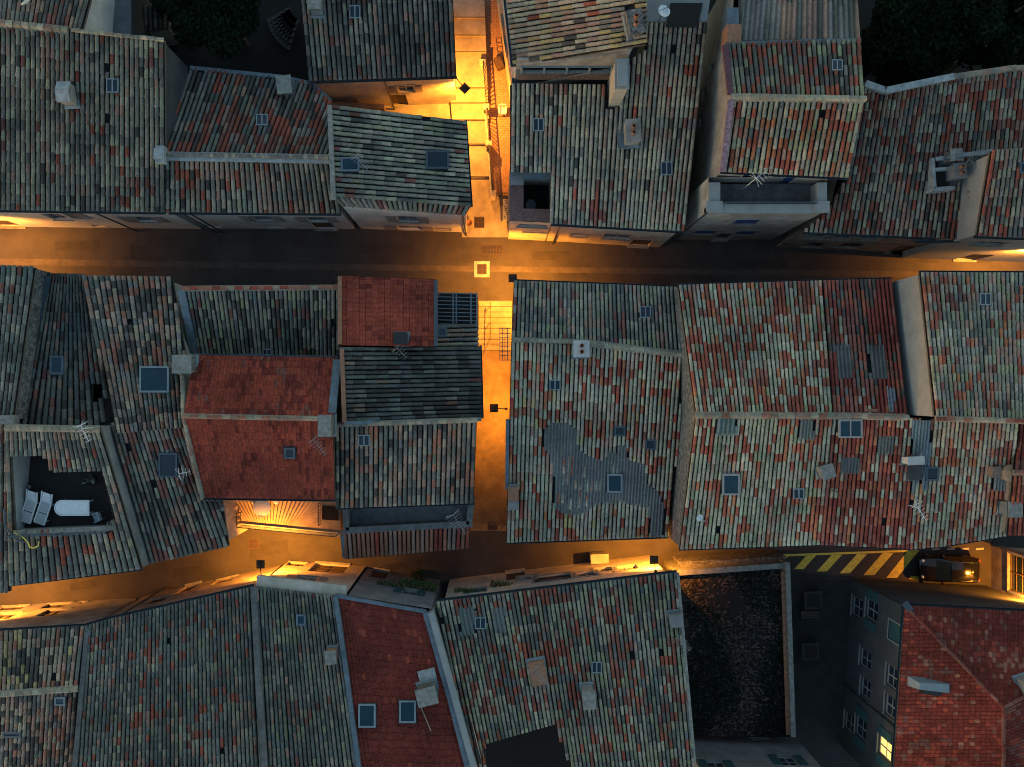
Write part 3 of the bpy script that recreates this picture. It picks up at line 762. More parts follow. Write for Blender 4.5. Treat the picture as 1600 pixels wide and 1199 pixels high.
b_ = MB(); q_ = P(1146, 55, 11.4); b_.box((q_.x, q_.y, 11.0), (.72, 1.0, 1.1)); q2 = P(1146, 25, 11.4); b_.box((q2.x, q2.y, 10.9), (.6, .9, .9), mi=1)
b_.build('chimney', [CLAY, ZINC], h)
gutter(h, [(1126, 269, 10.9), (1327, 279, 10.9)], .07)
body(h, [(1140, -60, 10.2), (1134, 70, 11.4), (1144, 151, 12.3), (1128, 268, 10.95), (1326, 277, 10.95), (1351, 155, 12.3), (1345, 63, 11.4), (1337, -60, 10.2)], 'beige', .34,
     wins=[(1176, 278, 1.3, 2.0, 'shut_b'), (1222, 280, 1.3, 2.0, 'shut_b'), (1101, 145, .5, .8, 'win'), (1112, 105, .5, .8, 'win'), (1096, 190, .5, .8, 'win')])
# balcony block in front
za, zb = 8.0, 8.95
Y1, Y0 = 11.1, 9.6; XA, XB = P(1107, 0, zb).x, P(1292, 0, zb).x
fr = [(CX + x * F / (H - za), CY - y * F / (H - za), za) for x, y in ((XA, Y0), (XB, Y0), (XB, Y1), (XA, Y1))]
body(h, [(CX + x * F / (H - zb), CY - y * F / (H - zb), zb) for x, y in ((XA, Y0), (XB, Y0), (XB, Y1 + .3), (XA, Y1 + .3))], 'beige', .0, drop=.02,
     wins=[(1166, 347, 1.45, 1.5, 'shut_b'), (1101, 363, 1.3, 1.3, 'shut_b'), (1166, 364, 1.3, 1.3, 'shut_b'), (1128, 372, 1.0, 2.0, 'door')])
b_ = MB(); b_.box(((XA + XB) / 2, (Y0 + Y1) / 2 + .1, za - .05), (XB - XA - .1, Y1 - Y0 + .1, .1)); b_.build('balcony_floor', ROUGHCON, h)
b_ = MB()
b_.box(((XA + XB) / 2, Y0 + .14, 8.47), (XB - XA, .28, .95)); b_.box((XA + .32, (Y0 + Y1) / 2, 8.5), (.62, Y1 - Y0, 1.0)); b_.box((XB - .27, (Y0 + Y1) / 2 + .1, 8.5), (.52, Y1 - Y0 - .2, 1.0))
b_.box(((XA + XB) / 2, Y0 + .1, 8.98), (XB - XA + .12, .5, .07)); b_.box((XA + .3, Y0 + .2, 9.03), (.9, .55, .1)); b_.box((XB - .3, Y0 + .2, 9.03), (.8, .55, .1))
b_.build('parapet', GREYFLAT, h)
railing(h, (XA + .8, Y0 + .32, 8.99), (XB - .7, Y0 + .32, 8.99), .5, 0, STEEL, 1.4)
pipe(h, 1108, 330, 0, 8.8, 0)

h = house('wide house with red and buff flecked tiles and a whitewashed ridge below the trees', 1370, 385, group=VH)
r8 = Roof(h, gain=0.9, quad=[(1300, 137, 8.8), (1660, 98, 8.8), (1630, 374, 6.3), (1256, 362, 6.3)],
     poly=[(1340, 128), (1383, 141), (1490, 119), (1585, 104), (1660, 104), (1640, 240), (1548, 240), (1526, 376), (1460, 371), (1256, 362), (1290, 333), (1322, 280)],
     pp=7.5, lp=17, pal='R2 E2.8 L3.4 K2 P2.6 S1.4 D.8', clus=1.6)
strip(h, [(1352, 131, 8.85), (1383, 142, 8.85), (1490, 120, 8.85)], .34, .3, LIME, 'ridge_mortar', .1)
ridge(h, [(1490, 120, 8.85), (1585, 106, 8.85), (1650, 106, 8.85)], .15, 'P2 B2 G1')
gutter(h, [(1254, 364, 6.25), (1462, 373, 6.25)], .07); gutter(h, [(1430, 378, 6.1), (1502, 377, 6.1)], .07)
body(h, [(1340, 130, 8.7), (1290, 333, 6.6), (1256, 362, 6.3), (1460, 371, 6.3), (1526, 376, 6.3), (1600, 376, 6.3), (1660, 104, 8.7), (1585, 104, 8.7), (1490, 119, 8.7), (1383, 141, 8.7)], 'pink', .2,
     wins=[(1278, 369, 1.3, 1.6, 'win'), (1318, 371, 1.3, 1.6, 'win'), (1362, 372, 1.3, 1.6, 'win'), (1275, 383, 1.2, 1.5, 'dwin'), (1330, 384, 1.4, 1.5, 'dwin'), (1400, 390, 1.6, 2.4, 'door'), (1440, 390, 1.8, 2.4, 'door'), (1440, 375, 1.2, 1.4, 'win')])
# ruined stack with pale frame
q_ = r8.at(1466, 275); b_ = MB()
for dx, dy, sx, sy in ((-.55, 0, .16, 1.7), (.0, -.85, 1.25, .2), (-.05, .25, .9, .16), (.1, .85, 1.1, .2)): b_.box((q_.x + dx, q_.y + dy, q_.z + .25), (sx, sy, .7), .08)
co_ = b_.build('roof_curb', LIME, h)
b_ = MB(); b_.box((q_.x - .05, q_.y, q_.z + .05), (1.0, 1.5, .3), .08); b_.build('roof_hatch', FLOORD, co_)
chimney(r8, 1483, 275, .62, .75, 1.1, .05, 'grey', 'pots'); chimney(r8, 1478, 250, .5, .5, .8, .05, 'stone', 'slab')

h = house('raised wing with a grey rendered side wall, far right of the upper street', 1575, 385, group=VH)
r9 = Roof(h, gain=0.9, quad=[(1549, 236, 10.2), (1690, 226, 10.2), (1680, 374, 8.6), (1527, 368, 8.6)], pp=7.5, lp=17, pal='P2 L3.4 R2 G2.4 E1 K1', sky=[(1596, 262, 10, 18, 'dark')])
gutter(h, [(1523, 370, 8.55), (1685, 376, 8.55)], .08)
strip(h, [(1478, 246, 8.2), (1549, 237, 9.6)], .22, .3, ZINC, 'flashing', .1)
body(h, [(1549, 236, 10.1), (1527, 368, 8.55), (1760, 376, 8.55), (1760, 220, 10.1)], GREYFLAT, .1, wins=[(1547, 381, 1.8, 1.1, 'win'), (1575, 388, 1.4, 2.2, 'door')])

# ------------------------------------------------------------------ houses, middle block west
h = house('dark grey roof with a rubble side wall, far left of the middle block', 10, 540, group=VH)
Roof(h, [(-60, 662, 8.7), (20, 657, 8.7), (54, 418, 6.7), (-60, 414, 6.7)], pp=7.6, lp=17, pal='K4 G3 T2 E1 D1.5 L1')
body(h, [(-60, 662, 8.6), (20, 657, 8.6), (54, 418, 6.6), (-60, 414, 6.6)], 'stone', .05)
Roof(h, [(-60, 662, 8.7), (14, 660, 8.7), (14, 925, 6.6), (-60, 925, 6.6)], pp=7.6, lp=17, pal='K4 G3 E1 P1 L1')
body(h, [(-60, 662, 8.6), (14, 660, 8.6), (14, 920, 6.6), (-60, 925, 6.6)], 'brown', .1)
b_ = MB(); q_ = P(12, 656, 8.8); b_.box((q_.x, q_.y, 8.75), (.95, .5, .5)); b_.build('chimney', MORTAR, h)

h = house('narrow dark mossy roof with one small blue skylight beside the rubble side wall', 95, 540, group=VH)
r_m2 = Roof(h, gain=0.8, quad=[(22, 668, 7.2), (158, 672, 7.2), (131, 429, 5.3), (74, 428, 5.3)], poly=[(22, 668), (160, 672), (170, 590), (157, 563), (131, 429), (74, 428)], pp=7.4, lp=17, pal='K4.5 G2.5 T1.6 D2.5 E.8 P.6', sky=[(91, 572, 21, 29, 'blue')], holes=[[(143, 600), (158, 600), (157, 630), (142, 629)]])
body(h, [(22, 668, 7.1), (160, 672, 7.1), (170, 590, 6.6), (157, 563, 6.4), (131, 429, 5.3), (74, 428, 5.3)], 'beige', .15)
strip(h, [(76, 432, 5.4), (60, 520, 6.0), (32, 645, 7.1)], .35, .2, STEEL, 'wall_flashing', .08)

h = house('long bent roof of brown flecked tiles with a large square skylight', 230, 650, group=VH)
r_m3 = Roof(h, [(176, 678, 8.2), (286, 668, 8.2), (268, 434, 6.3), (128, 432, 6.3)], poly=[(128, 432), (268, 434), (290, 557), (283, 650), (286, 668), (178, 677), (169, 592), (157, 565)], pp=8.0, lp=13, pal='P3.6 C2 K2.4 B2 D2 F1.5', jit=1.5, sky=[(243, 594, 46, 41, 'big')])
r_m3s = Roof(h, [(177, 679, 8.2), (290, 669, 8.2), (357, 853, 6.2), (235, 880, 6.2)], poly=[(178, 679), (288, 669), (313, 777), (346, 780), (357, 853), (235, 880), (205, 775)], pp=7.8, lp=17, pal='E2 K3.4 G2 P2 D1.5 L1.2', sky=[(264, 725, 29, 38, 'hatch')])
body(h, [(128, 432, 6.3), (157, 565, 7.3), (176, 678, 8.1), (235, 880, 6.2), (357, 853, 6.2), (288, 669, 8.1), (290, 557, 7.3), (268, 434, 6.3)], 'cream', .2)
ridge(h, [(288, 669, 8.2), (316, 779, 7.0), (346, 781, 6.9)], .13, 'B2 P2 L2')

h = house('house with a sunken roof terrace holding white loungers and a long table', 110, 790, group=VH)
r_m4 = Roof(h, [(8, 671, 9.4), (155, 671, 9.4), (221, 888, 7.3), (14, 914, 7.3)], holes=[[(15, 712), (68, 711), (82, 737), (157, 735), (177, 815), (177, 823), (22, 830)]], pp=8.4, lp=17, pal='L3.4 K3 G3.6 R.6 P1 T.8 B1')
ridge(h, [(8, 669, 9.5), (155, 671, 9.5)], .16, 'B3 L3 S2')
strip(h, [(18, 667, 9.3), (150, 668, 9.3)], .12, .2, STEEL, 'wall_flashing', .02)
body(h, [(8, 668, 9.4), (14, 914, 7.3), (221, 888, 7.3), (155, 668, 9.4)], 'grey', .0, drop=.2)
TZ = 7.0
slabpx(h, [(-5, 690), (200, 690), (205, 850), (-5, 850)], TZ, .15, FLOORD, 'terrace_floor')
tw = MB(); ring = [r_m4.at(x, y, -.1) for x, y in [(15, 712), (68, 711), (82, 737), (157, 735), (177, 815), (177, 823), (22, 830)]]
for i in range(len(ring)):
    a, b = ring[i], ring[(i + 1) % len(ring)]; tw.face([Vector((a.x, a.y, TZ)), Vector((b.x, b.y, TZ)), b, a])
tw.build('terrace_wall', GREYFLAT, h)
gutter(h, [(16, 915, 7.25), (222, 890, 7.25)], .06)
strip(h, [(24, 832, 8.0), (178, 825, 8.0)], .25, .25, MORTAR, 'terrace_coping', .1)
q0, q1 = r_m4.at(24, 834, .2), r_m4.at(176, 829, .2)
railing(h, q0, q1, .75, 0, STEEL, 1.9, mid=True)
railing(h, q1, r_m4.at(181, 812, .2), .75, 0, STEEL, 1.0, mid=True)
b_ = MB(); b_.path([r_m4.at(10, 795, .2), r_m4.at(16, 820, .5), r_m4.at(30, 842, .3), r_m4.at(44, 846, .25)], .06); b_.build('drain_hose', STEEL, h)

h = house('sunken dark roof with a red ridge row along the upper street', 410, 500, group=VH)
Roof(h, [(284, 452, 7.3), (531, 451, 7.3), (531, 566, 5.3), (304, 562, 5.3)], pp=6.7, lp=17, pal='N3 L3 G3.4 T1.2 D1.4 E.7 K1', grad=1.2, sky=[(418, 549, 14, 10)])  # grad: more dark tiles downslope, valley shade put into the tile colour
ridge(h, [(284, 451, 7.4), (531, 449, 7.4)], .13, 'C3 A2 B1 P1')
strip(h, [(284, 453, 7.3), (304, 553, 5.7)], .42, .2, ZINC, 'wall_flashing', .1)
body(h, [(284, 452, 7.2), (531, 451, 7.2), (531, 566, 5.2), (304, 562, 5.2)], 'beige', .12)

h = house('red plain-tiled house with a ridge across its middle and a lit dining terrace below', 410, 665, group=VH)
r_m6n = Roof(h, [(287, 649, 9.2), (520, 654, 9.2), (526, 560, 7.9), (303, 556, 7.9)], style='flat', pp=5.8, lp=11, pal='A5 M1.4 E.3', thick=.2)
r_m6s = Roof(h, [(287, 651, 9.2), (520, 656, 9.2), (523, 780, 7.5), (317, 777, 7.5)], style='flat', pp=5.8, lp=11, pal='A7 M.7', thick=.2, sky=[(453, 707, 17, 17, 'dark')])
ridge(h, [(285, 650, 9.25), (520, 655, 9.25)], .12, 'C2 B2 P2 L1')
gutter(h, [(314, 779, 7.45), (525, 782, 7.45)], .08); gutter(h, [(302, 554, 7.85), (528, 558, 7.85)], .05, m=ZINC)
ridge(h, [(285, 563, 7.95), (286, 650, 9.2), (316, 779, 7.6)], .11, 'B2 P2 L2')
strip(h, [(527, 562, 8.0), (519, 645, 9.1)], .42, .2, ZINC, 'verge_flashing', .05)
chimney(r_m6n, 294, 570, .9, .85, .7, 0, 'stone', 'slab'); chimney(r_m6s, 514, 664, .55, 1.0, .9, 0, 'stone', 'slab')
body(h, [(287, 650, 9.1), (317, 777, 7.5), (523, 780, 7.5), (520, 655, 9.1), (526, 560, 7.9), (303, 556, 7.9)], 'cream', .3)
DZ = 2.4
slabpx(h, [(350, 740), (532, 740), (532, 838), (376, 822), (350, 835)], DZ, DZ, TERRA, 'terrace_floor')
strip(h, [(376, 821, DZ + .02), (532, 836, DZ + .02)], .3, .5, LIME, 'terrace_kerb', .06)
strip(h, [(352, 776, DZ + 1.3), (358, 815, DZ + 1.3), (349, 840, DZ + 1.3)], .3, 3.6, plaster['white'], 'terrace_wall', .0)
railing(h, P(377, 820, DZ + .08), P(529, 834.5, DZ + .08), 1.0, .135, IRON, 3.6, r=.016)
railing(h, P(377, 820, DZ + .08), P(377, 800, DZ + .08), 1.0, .16, IRON, 2.0, r=.012)
hb = MB(); hb.hexa([P(x, y, DZ + .02) for x, y in ((503, 812), (529, 814), (529, 792), (503, 790))], [P(x, y, DZ + .06) for x, y in ((503, 812), (529, 814), (529, 792), (503, 790))]); hb.build('stair_well', FLOORD, h)
railing(h, P(502, 818, DZ + .05), P(502, 785, DZ + .05), .9, .18, IRON, 2)

h = house('house with a bright red plain-tiled roof and a small black chimney', 605, 470, group=VH)
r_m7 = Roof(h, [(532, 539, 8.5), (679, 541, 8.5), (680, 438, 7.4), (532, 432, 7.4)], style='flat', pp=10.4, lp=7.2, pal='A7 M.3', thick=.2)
strip(h, [(531, 432, 7.5), (531, 538, 8.6)], .22, .2, CLAY, 'verge', .06); strip(h, [(681, 438, 7.45), (681, 541, 8.55)], .2, .25, STEEL, 'verge_flashing', .05)
chimney(r_m7, 628, 530, .62, .55, .8, 0, 'black_iron', 'none')
body(h, [(532, 539, 8.4), (679, 541, 8.4), (680, 438, 7.4), (532, 432, 7.4)], 'cream', .2)

h = house('small lean-to with a steel pergola and five crosswise tile rows', 715, 500, 'lean_to', 'house', VH)
Roof(h, [(683, 507, 6.9), (683, 542, 6.9), (747, 541, 6.2), (746, 505, 6.2)], pp=7.4, lp=22, pal='F3 K3 P2 B1.5', sky=[(690, 519, 15, 15, 'dark')])
body(h, [(683, 507, 6.8), (683, 542, 6.8), (747, 541, 6.1), (746, 505, 6.1)], 'cream', .12)
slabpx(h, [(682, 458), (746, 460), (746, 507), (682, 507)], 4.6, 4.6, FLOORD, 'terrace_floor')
b_ = MB()
for k in range(9): y = 458 + k * 6; b_.bar(P(683, y, 6.3), P(745, y + 1.5, 6.3), .05, .08)
for x in (683, 708, 713, 736, 745): b_.bar(P(x, 457, 6.36), P(x, 506, 6.36), .07, .09)
for x, y in ((684, 459), (744, 461), (744, 505)): b_.bar(P(x, y, 6.3), Vector((P(x, y, 6.3).x, P(x, y, 6.3).y, 4.6)), .08)
b_.build('pergola', mat('pergola_steel', (.17, .215, .235), .5, 5, .3, metal=.2), h)

h = house('black mossy roof with crosswise rows overlooking the narrow middle alley', 640, 600, group=VH)
r_m9 = Roof(h, gain=0.75, quad=[(531, 542, 8.8), (537, 660, 8.8), (752, 653, 6.9), (750, 541, 6.9)], pp=7.5, lp=20, pal='K4 D4 T1 G1.6 E.3 P.5', clus=1.2, grad=.8)
gutter(h, [(751, 540, 6.85), (754, 654, 6.85)], .06)
strip(h, [(534, 545, 8.9), (538, 660, 8.9)], .22, .2, CLAY, 'verge', .05); strip(h, [(537, 661, 8.8), (752, 655, 6.95)], .22, .3, ZINC, 'verge_flashing', .02)
body(h, [(531, 542, 8.7), (537, 660, 8.7), (752, 653, 6.8), (750, 541, 6.8)], 'cream', .12)

h = house('house with brown and buff mottled tiles above a grey walled terrace and red lean-to', 635, 740, group=VH)
r_m10 = Roof(h, [(523, 664, 8.3), (745, 657, 8.3), (740, 785, 6.7), (524, 793, 6.7)], pp=7.9, lp=14, pal='P3.6 B2.6 G2.4 K2.2 C1.8 D1.6 F1.6', sky=[(569, 687, 18, 17)], jit=1.3)
ridge(h, [(525, 664, 8.35), (745, 657, 8.35)], .13, 'P2 G2 B2')
gutter(h, [(524, 795, 6.65), (742, 787, 6.65)], .07)
body(h, [(523, 664, 8.2), (745, 657, 8.2), (740, 785, 6.7), (524, 793, 6.7)], 'beige', .2)
body(h, [(533, 780, 5.3), (738, 776, 5.3), (735, 826, 5.3), (535, 837, 5.3)], 'beige', .05, drop=.1)
slabpx(h, [(540, 770), (732, 770), (730, 822), (540, 832)], 4.4, .1, FLOORG, 'terrace_floor')
strip(h, [(539, 785, 5.4), (541, 829, 5.4), (733, 819, 5.4), (737, 778, 5.4)], .34, 1.1, ROUGHCON, 'parapet', .0)
Roof(h, [(535, 835, 5.2), (735, 825, 5.2), (733, 854, 4.5), (538, 871, 4.5)], pp=7.4, lp=40, pal='C4 P1.2 A.8', jit=.5)
strip(h, [(534, 832, 5.25), (738, 821, 5.25)], .2, .2, ZINC, 'flashing', .05); strip(h, [(535, 836, 5.2), (538, 872, 4.5)], .2, .2, ZINC, 'verge', .08)
gutter(h, [(538, 873, 4.45), (734, 856, 4.45)], .05)
body(h, [(536, 830, 5.1), (735, 820, 5.1), (733, 852, 4.5), (538, 869, 4.5)], 'cream', .15)

# ------------------------------------------------------------------ middle block east
h = house('broad weathered roof patched with bare grey corrugated sheeting, east of the narrow middle alley', 920, 650, group=VH)
r_r1n = Roof(h, gain=1.3, quad=[(799, 531, 6.9), (1066, 553, 6.9), (1058, 450, 5.7), (803, 440, 5.7)], pp=6.7, lp=15.5, pal='G3.4 N2.4 K2.4 P1.6 L2 E.5', sky=[(1008, 489, 17, 18)])
bl1 = [(848, 672), (862, 660), (885, 660), (902, 672), (900, 690), (908, 704), (920, 712), (944, 720), (950, 705), (962, 708), (962, 695), (978, 695), (982, 718), (1008, 724), (1012, 755), (1030, 768), (1038, 790), (1037, 837), (1016, 837), (1014, 792), (968, 783), (930, 787), (912, 802), (884, 803), (866, 792), (866, 745), (860, 712), (850, 700)]
isl = [(876, 714), (896, 712), (899, 740), (878, 742)]
r_r1 = Roof(h, gain=1.3, quad=[(799, 533, 6.9), (1066, 555, 6.9), (1044, 838, 4.7), (791, 847, 4.7)], poly=[(799, 533), (1066, 555), (1062, 670), (1044, 838), (791, 847)], pp=6.7, lp=15.5,
    pal='S4.4 L3.6 B2.4 P1.8 R1.6 O.7 A.6 Y.4', sky=[(867, 601, 17, 16), (968, 673, 17, 16, 'dark'), (1016, 694, 17, 16, 'dark'), (960, 754, 24, 29, 'big')],
    patches=[(bl1, (.195, .205, .195), 5.0, 60)], clus=3.0, keep=[isl] + [[(x, y), (x + 8, y), (x + 8, y + 15), (x, y + 15)] for x, y in ((872, 770), (880, 742), (894, 748), (902, 760), (910, 730), (918, 752), (931, 752), (886, 780), (900, 778), (915, 775), (958, 728), (1000, 800))])
ridge(h, [(800, 531, 7.0), (900, 534, 7.0)], .13, 'L3 S3 G2'); ridge(h, [(905, 535, 7.0), (1066, 554, 7.0)], .17, 'S3 L3 B2')
chimney(r_r1, 907, 546, .8, .85, .5, 0, 'white', 'pots')
mb = MB(); q_ = r_r1.at(800, 775); mb.box((q_.x + .05, q_.y, q_.z + .25), (.5, 1.5, .8)); c_ = mb.build('chimney', plaster['grey'], h)
mb = MB(); mb.box((q_.x + .05, q_.y + .2, q_.z + .75), (.6, .8, .07)); mb.build('chimney_cap', CLAY, c_)
strip(h, [(793, 655, 6.2), (792, 765, 5.4)], .2, .2, ZINC, 'verge_flashing', .1)
gutter(h, [(802, 438, 5.65), (1058, 448, 5.65)], .06); gutter(h, [(790, 849, 4.65), (1045, 840, 4.65)], .06)
body(h, [(799, 532, 6.8), (791, 847, 4.7), (1044, 838, 4.7), (1066, 554, 6.8), (1058, 450, 5.7), (803, 440, 5.7)], 'cream', .12, wins=[(789, 605, .5, .9, 'win')])
bk = MB(); 
for k in range(8): y = 514 + k * 7; bk.bar(P(781, y, 3.6), P(797, y, 3.6), .04)
for x in (781, 785, 789, 793): bk.bar(P(x, 512, 3.64), P(x, 563, 3.64), .04)
bk.build('balcony_grille', FRAMEB, h)

h = house('house with red and pale flecked tiles and a rough rubble gable', 1170, 650, group=VH)
r_r3n = Roof(h, gain=1.3, quad=[(1087, 648, 9.8), (1301, 648, 9.8), (1284, 440, 7.3), (1060, 447, 7.3)], pp=6.7, lp=15.5, pal='R3.6 O1.2 S4 N1.4 L2 E1 P1', clus=1.6)
r_r3s = Roof(h, gain=1.3, quad=[(1087, 651, 9.8), (1301, 651, 9.8), (1281, 850, 7.2), (1062, 857, 7.2)], pp=6.7, lp=15.5, pal='S4.6 N1.4 R2.4 O1 L2.4 P1.2', sky=[(1141, 755, 27, 33, 'pale'), (1247, 770, 17, 16)], patches=[([(1250, 655), (1272, 655), (1271, 686), (1247, 685)], (.17, .19, .18), 5, 60), ([(1120, 652), (1152, 652), (1150, 678), (1118, 678)], (.20, .24, .23), 7, 60)], clus=2.0)
ridge(h, [(1087, 649, 9.85), (1301, 650, 9.85)], .17, 'B3 P2 L3 C.6')
gutter(h, [(1059, 445, 7.25), (1285, 438, 7.25)], .06); gutter(h, [(1061, 859, 7.15), (1282, 852, 7.15)], .06)
body(h, [(1087, 650, 9.7), (1062, 857, 7.2), (1281, 850, 7.2), (1301, 650, 9.7), (1284, 440, 7.3), (1060, 447, 7.3)], 'stone', .05)
chimney(r_r3s, 1284, 735, .55, .6, .6, .3, 'grey', 'slab')

h = house('dark red tiled house with two corrugated sheets on its upper slope', 1350, 650, group=VH)
r_r4n = Roof(h, gain=1.3, quad=[(1301, 648, 9.7), (1418, 650, 9.7), (1393, 437, 7.2), (1285, 440, 7.2)], pp=6.7, lp=15.5, pal='M4 E3 R1.4 K.8 L.3 D.6', patches=[([(1304, 543), (1328, 541), (1333, 592), (1308, 594)], (.13, .14, .14), 6, 70), ([(1356, 543), (1380, 542), (1385, 593), (1360, 594)], (.13, .14, .14), 6, 70), ([(1383, 605), (1398, 610), (1399, 645), (1387, 645)], (.2, .25, .27), 5, 60)])
r_r4s = Roof(h, gain=1.3, quad=[(1301, 652, 9.7), (1440, 654, 9.7), (1420, 856, 7.2), (1281, 850, 7.2)], pp=6.7, lp=15.5, pal='M2.4 R3.4 E2.6 L1 S.8 O.5', sky=[(1327, 668, 37, 29, 'glass2')],
   patches=[([(1373, 681), (1397, 680), (1397, 708), (1371, 708)], (.16, .17, .16), 5, 60), ([(1316, 714), (1342, 713), (1341, 738), (1314, 738)], (.16, .17, .16), 5, 60), ([(1425, 655), (1440, 655), (1438, 700), (1436, 770), (1424, 772)], (.20, .25, .27), 5, 80)], clus=2.0)
ridge(h, [(1301, 650, 9.8), (1418, 652, 9.8)], .16, 'B3 P2 L2 C1')
gutter(h, [(1284, 438, 7.15), (1394, 435, 7.15)], .06); gutter(h, [(1281, 852, 7.15), (1421, 858, 7.15)], .06)
chimney(r_r4s, 1419, 718, .8, .35, .8, .05, 'white', 'none'); chimney(r_r4s, 1424, 738, .6, .7, .35, .05, 'dim', 'none')
ch = MB(); q_ = r_r4n.at(1360, 642, .05); ch.tube(q_ - Vector((.35, 0, 0)), q_ + Vector((.35, 0, 0)), .11, 8); ch.build('loose_tile', CLAY, h)
body(h, [(1301, 650, 9.6), (1281, 850, 7.2), (1420, 856, 7.2), (1440, 654, 9.6), (1418, 650, 9.6), (1393, 437, 7.2), (1285, 440, 7.2)], 'pink', .1)

h = house('house with a smooth grey gable wall and a green-grey upper slope', 1530, 650, group=VH)
r_r5n = Roof(h, gain=1.3, quad=[(1462, 652, 12.0), (1660, 658, 12.0), (1660, 428, 9.8), (1438, 427, 9.8)], pp=6.7, lp=15.5, pal='L3.4 N2.2 G3 O.5 P2 R1 E1 K1', sky=[(1538, 469, 17, 18)], clus=2.4)
r_r5s = Roof(h, gain=1.3, quad=[(1440, 655, 9.7), (1592, 660, 9.7), (1572, 838, 7.4), (1420, 857, 7.2)], poly=[(1440, 655), (1592, 660), (1572, 836), (1470, 853), (1420, 857)], pp=6.7, lp=15.5, pal='S3 R3 L2.4 P1.6 O1.2 E1 B1.4', sky=[(1455, 739, 20, 22, 'dark')], patches=[([(1440, 656), (1456, 656), (1453, 700), (1452, 762), (1440, 765), (1438, 700)], (.20, .25, .27), 5, 80), ([(1552, 742), (1572, 742), (1570, 765), (1550, 765)], (.2, .24, .25), 5, 60)])
ridge(h, [(1462, 654, 12.05), (1660, 660, 12.05)], .13, 'C3 R2 B1')
gutter(h, [(1437, 425, 9.75), (1660, 426, 9.75)], .07); gutter(h, [(1420, 859, 7.15), (1470, 855, 7.15), (1572, 838, 7.3)], .06)
chimney(r_r5s, 1568, 792, .6, .7, .8, 0, 'grey', 'slab')
q_ = r_r5s.at(1570, 738); mb = MB(); mb.lathe((q_.x, q_.y, q_.z - .2), [(.42, 0), (.46, .7), (.5, .75), (.42, .85), (.0, .93)], 20); mb.build('chimney_pot', mat('buff_clay', (.34, .25, .17), .9, 4, .4), h)
mb = MB(); mb.box((q_.x - .75, q_.y + .05, q_.z + .1), (.5, .6, .9)); mb.build('chimney', plaster['brown'], h)
body(h, [(1462, 653, 11.9), (1660, 659, 11.9), (1660, 428, 9.8), (1438, 427, 9.8)], GREYFLAT, .05)
body(h, [(1440, 655, 9.6), (1592, 659, 9.6), (1572, 836, 7.3), (1470, 853, 7.2), (1420, 857, 7.2)], 'pink', .15)

h = house('small deep-red roof with its own ridge at the right edge', 1600, 740, group=VH)
Roof(h, [(1584, 738, 9.6), (1660, 738, 9.6), (1660, 661, 8.6), (1592, 661, 8.6)], pp=7.2, lp=17, pal='M3 E3 R1.4')
Roof(h, [(1584, 741, 9.6), (1660, 741, 9.6), (1660, 835, 8.4), (1574, 835, 8.4)], pp=7.2, lp=17, pal='M2 E3 R2 P1')
ridge(h, [(1584, 739, 9.7), (1660, 739, 9.7)], .13, 'C2 R2')
body(h, [(1584, 739, 9.5), (1574, 835, 8.4), (1660, 835, 8.4), (1660, 661, 8.5), (1592, 661, 8.5)], 'pink', .1)
h = house('dark flat-roofed porch between the mixed red roof and the lamp-lit gateway house', 1585, 848, 'porch', 'outbuilding')
slabpx(h, [(1560, 832), (1660, 830), (1660, 862), (1550, 853)], 5.0, .2, FLOORD, 'roof'); body(h, [(1560, 832, 5), (1660, 830, 5), (1660, 860, 5), (1552, 853, 5)], 'brown', .05)

h = house('house at the right edge with a wide pale stone window surround glowing in lamplight', 1570, 900, group=VH)
zt = 7.0; k_ = (H - zt) / H
X0 = (1549 - CX) / 24.0; Ya, Yb = (CY - 853) / 24.0, (CY - 937) / 24.0
def topx(x, y, z): return (CX + x * F / (H - z), CY - y * F / (H - z), z)
body(h, [topx(X0, Ya, zt), topx(X0, Yb, zt), topx(X0 + 6, Yb, zt), topx(X0 + 6, Ya, zt)], 'pink', .0, drop=0.0, cap=True, wins=[(1594, 898, 2.3, 2.3, 'dwin_x')])

# ------------------------------------------------------------------ south row
h = house('mottled black and buff roof at the lower left corner with a low ridge', 60, 940, group=VH)
Roof(h, [(-60, 1089, 8.3), (121, 1076, 8.3), (133, 979, 7.1), (-60, 990, 7.1)], pp=7.3, lp=15, pal='B2.6 P3 C2 D3 K1.6 Y.7', clus=3.0)
rs1 = Roof(h, [(-60, 1091, 8.3), (121, 1078, 8.3), (108, 1260, 6.4), (-60, 1260, 6.4)], pp=7.0, lp=12, pal='B2 P3 C1.6 D3.4 K2 F1', clus=2.6, sky=[(96, 1093, 17, 14, 'blue'), (20, 1146, 28, 10, 'dark')])
ridge(h, [(-60, 1090, 8.4), (121, 1077, 8.4)], .16, 'B3 L3 S1')
gutter(h, [(-60, 988, 7.05), (133, 977, 7.05)], .07)
body(h, [(-160, 1090, 8.2), (108, 1260, 7), (121, 1077, 8.2), (133, 979, 7.1), (-160, 996, 7.1)], 'beige', .18,
     wins=[(8, 963, 1.2, 1.4, 'dwin'), (82, 957, 1.4, 1.5, 'dwin'), (33, 943, 1.7, 1.0, 'dwin'), (98, 941, 1.5, 1.1, 'dwin'), (136, 938, .35, .35, 'win')])

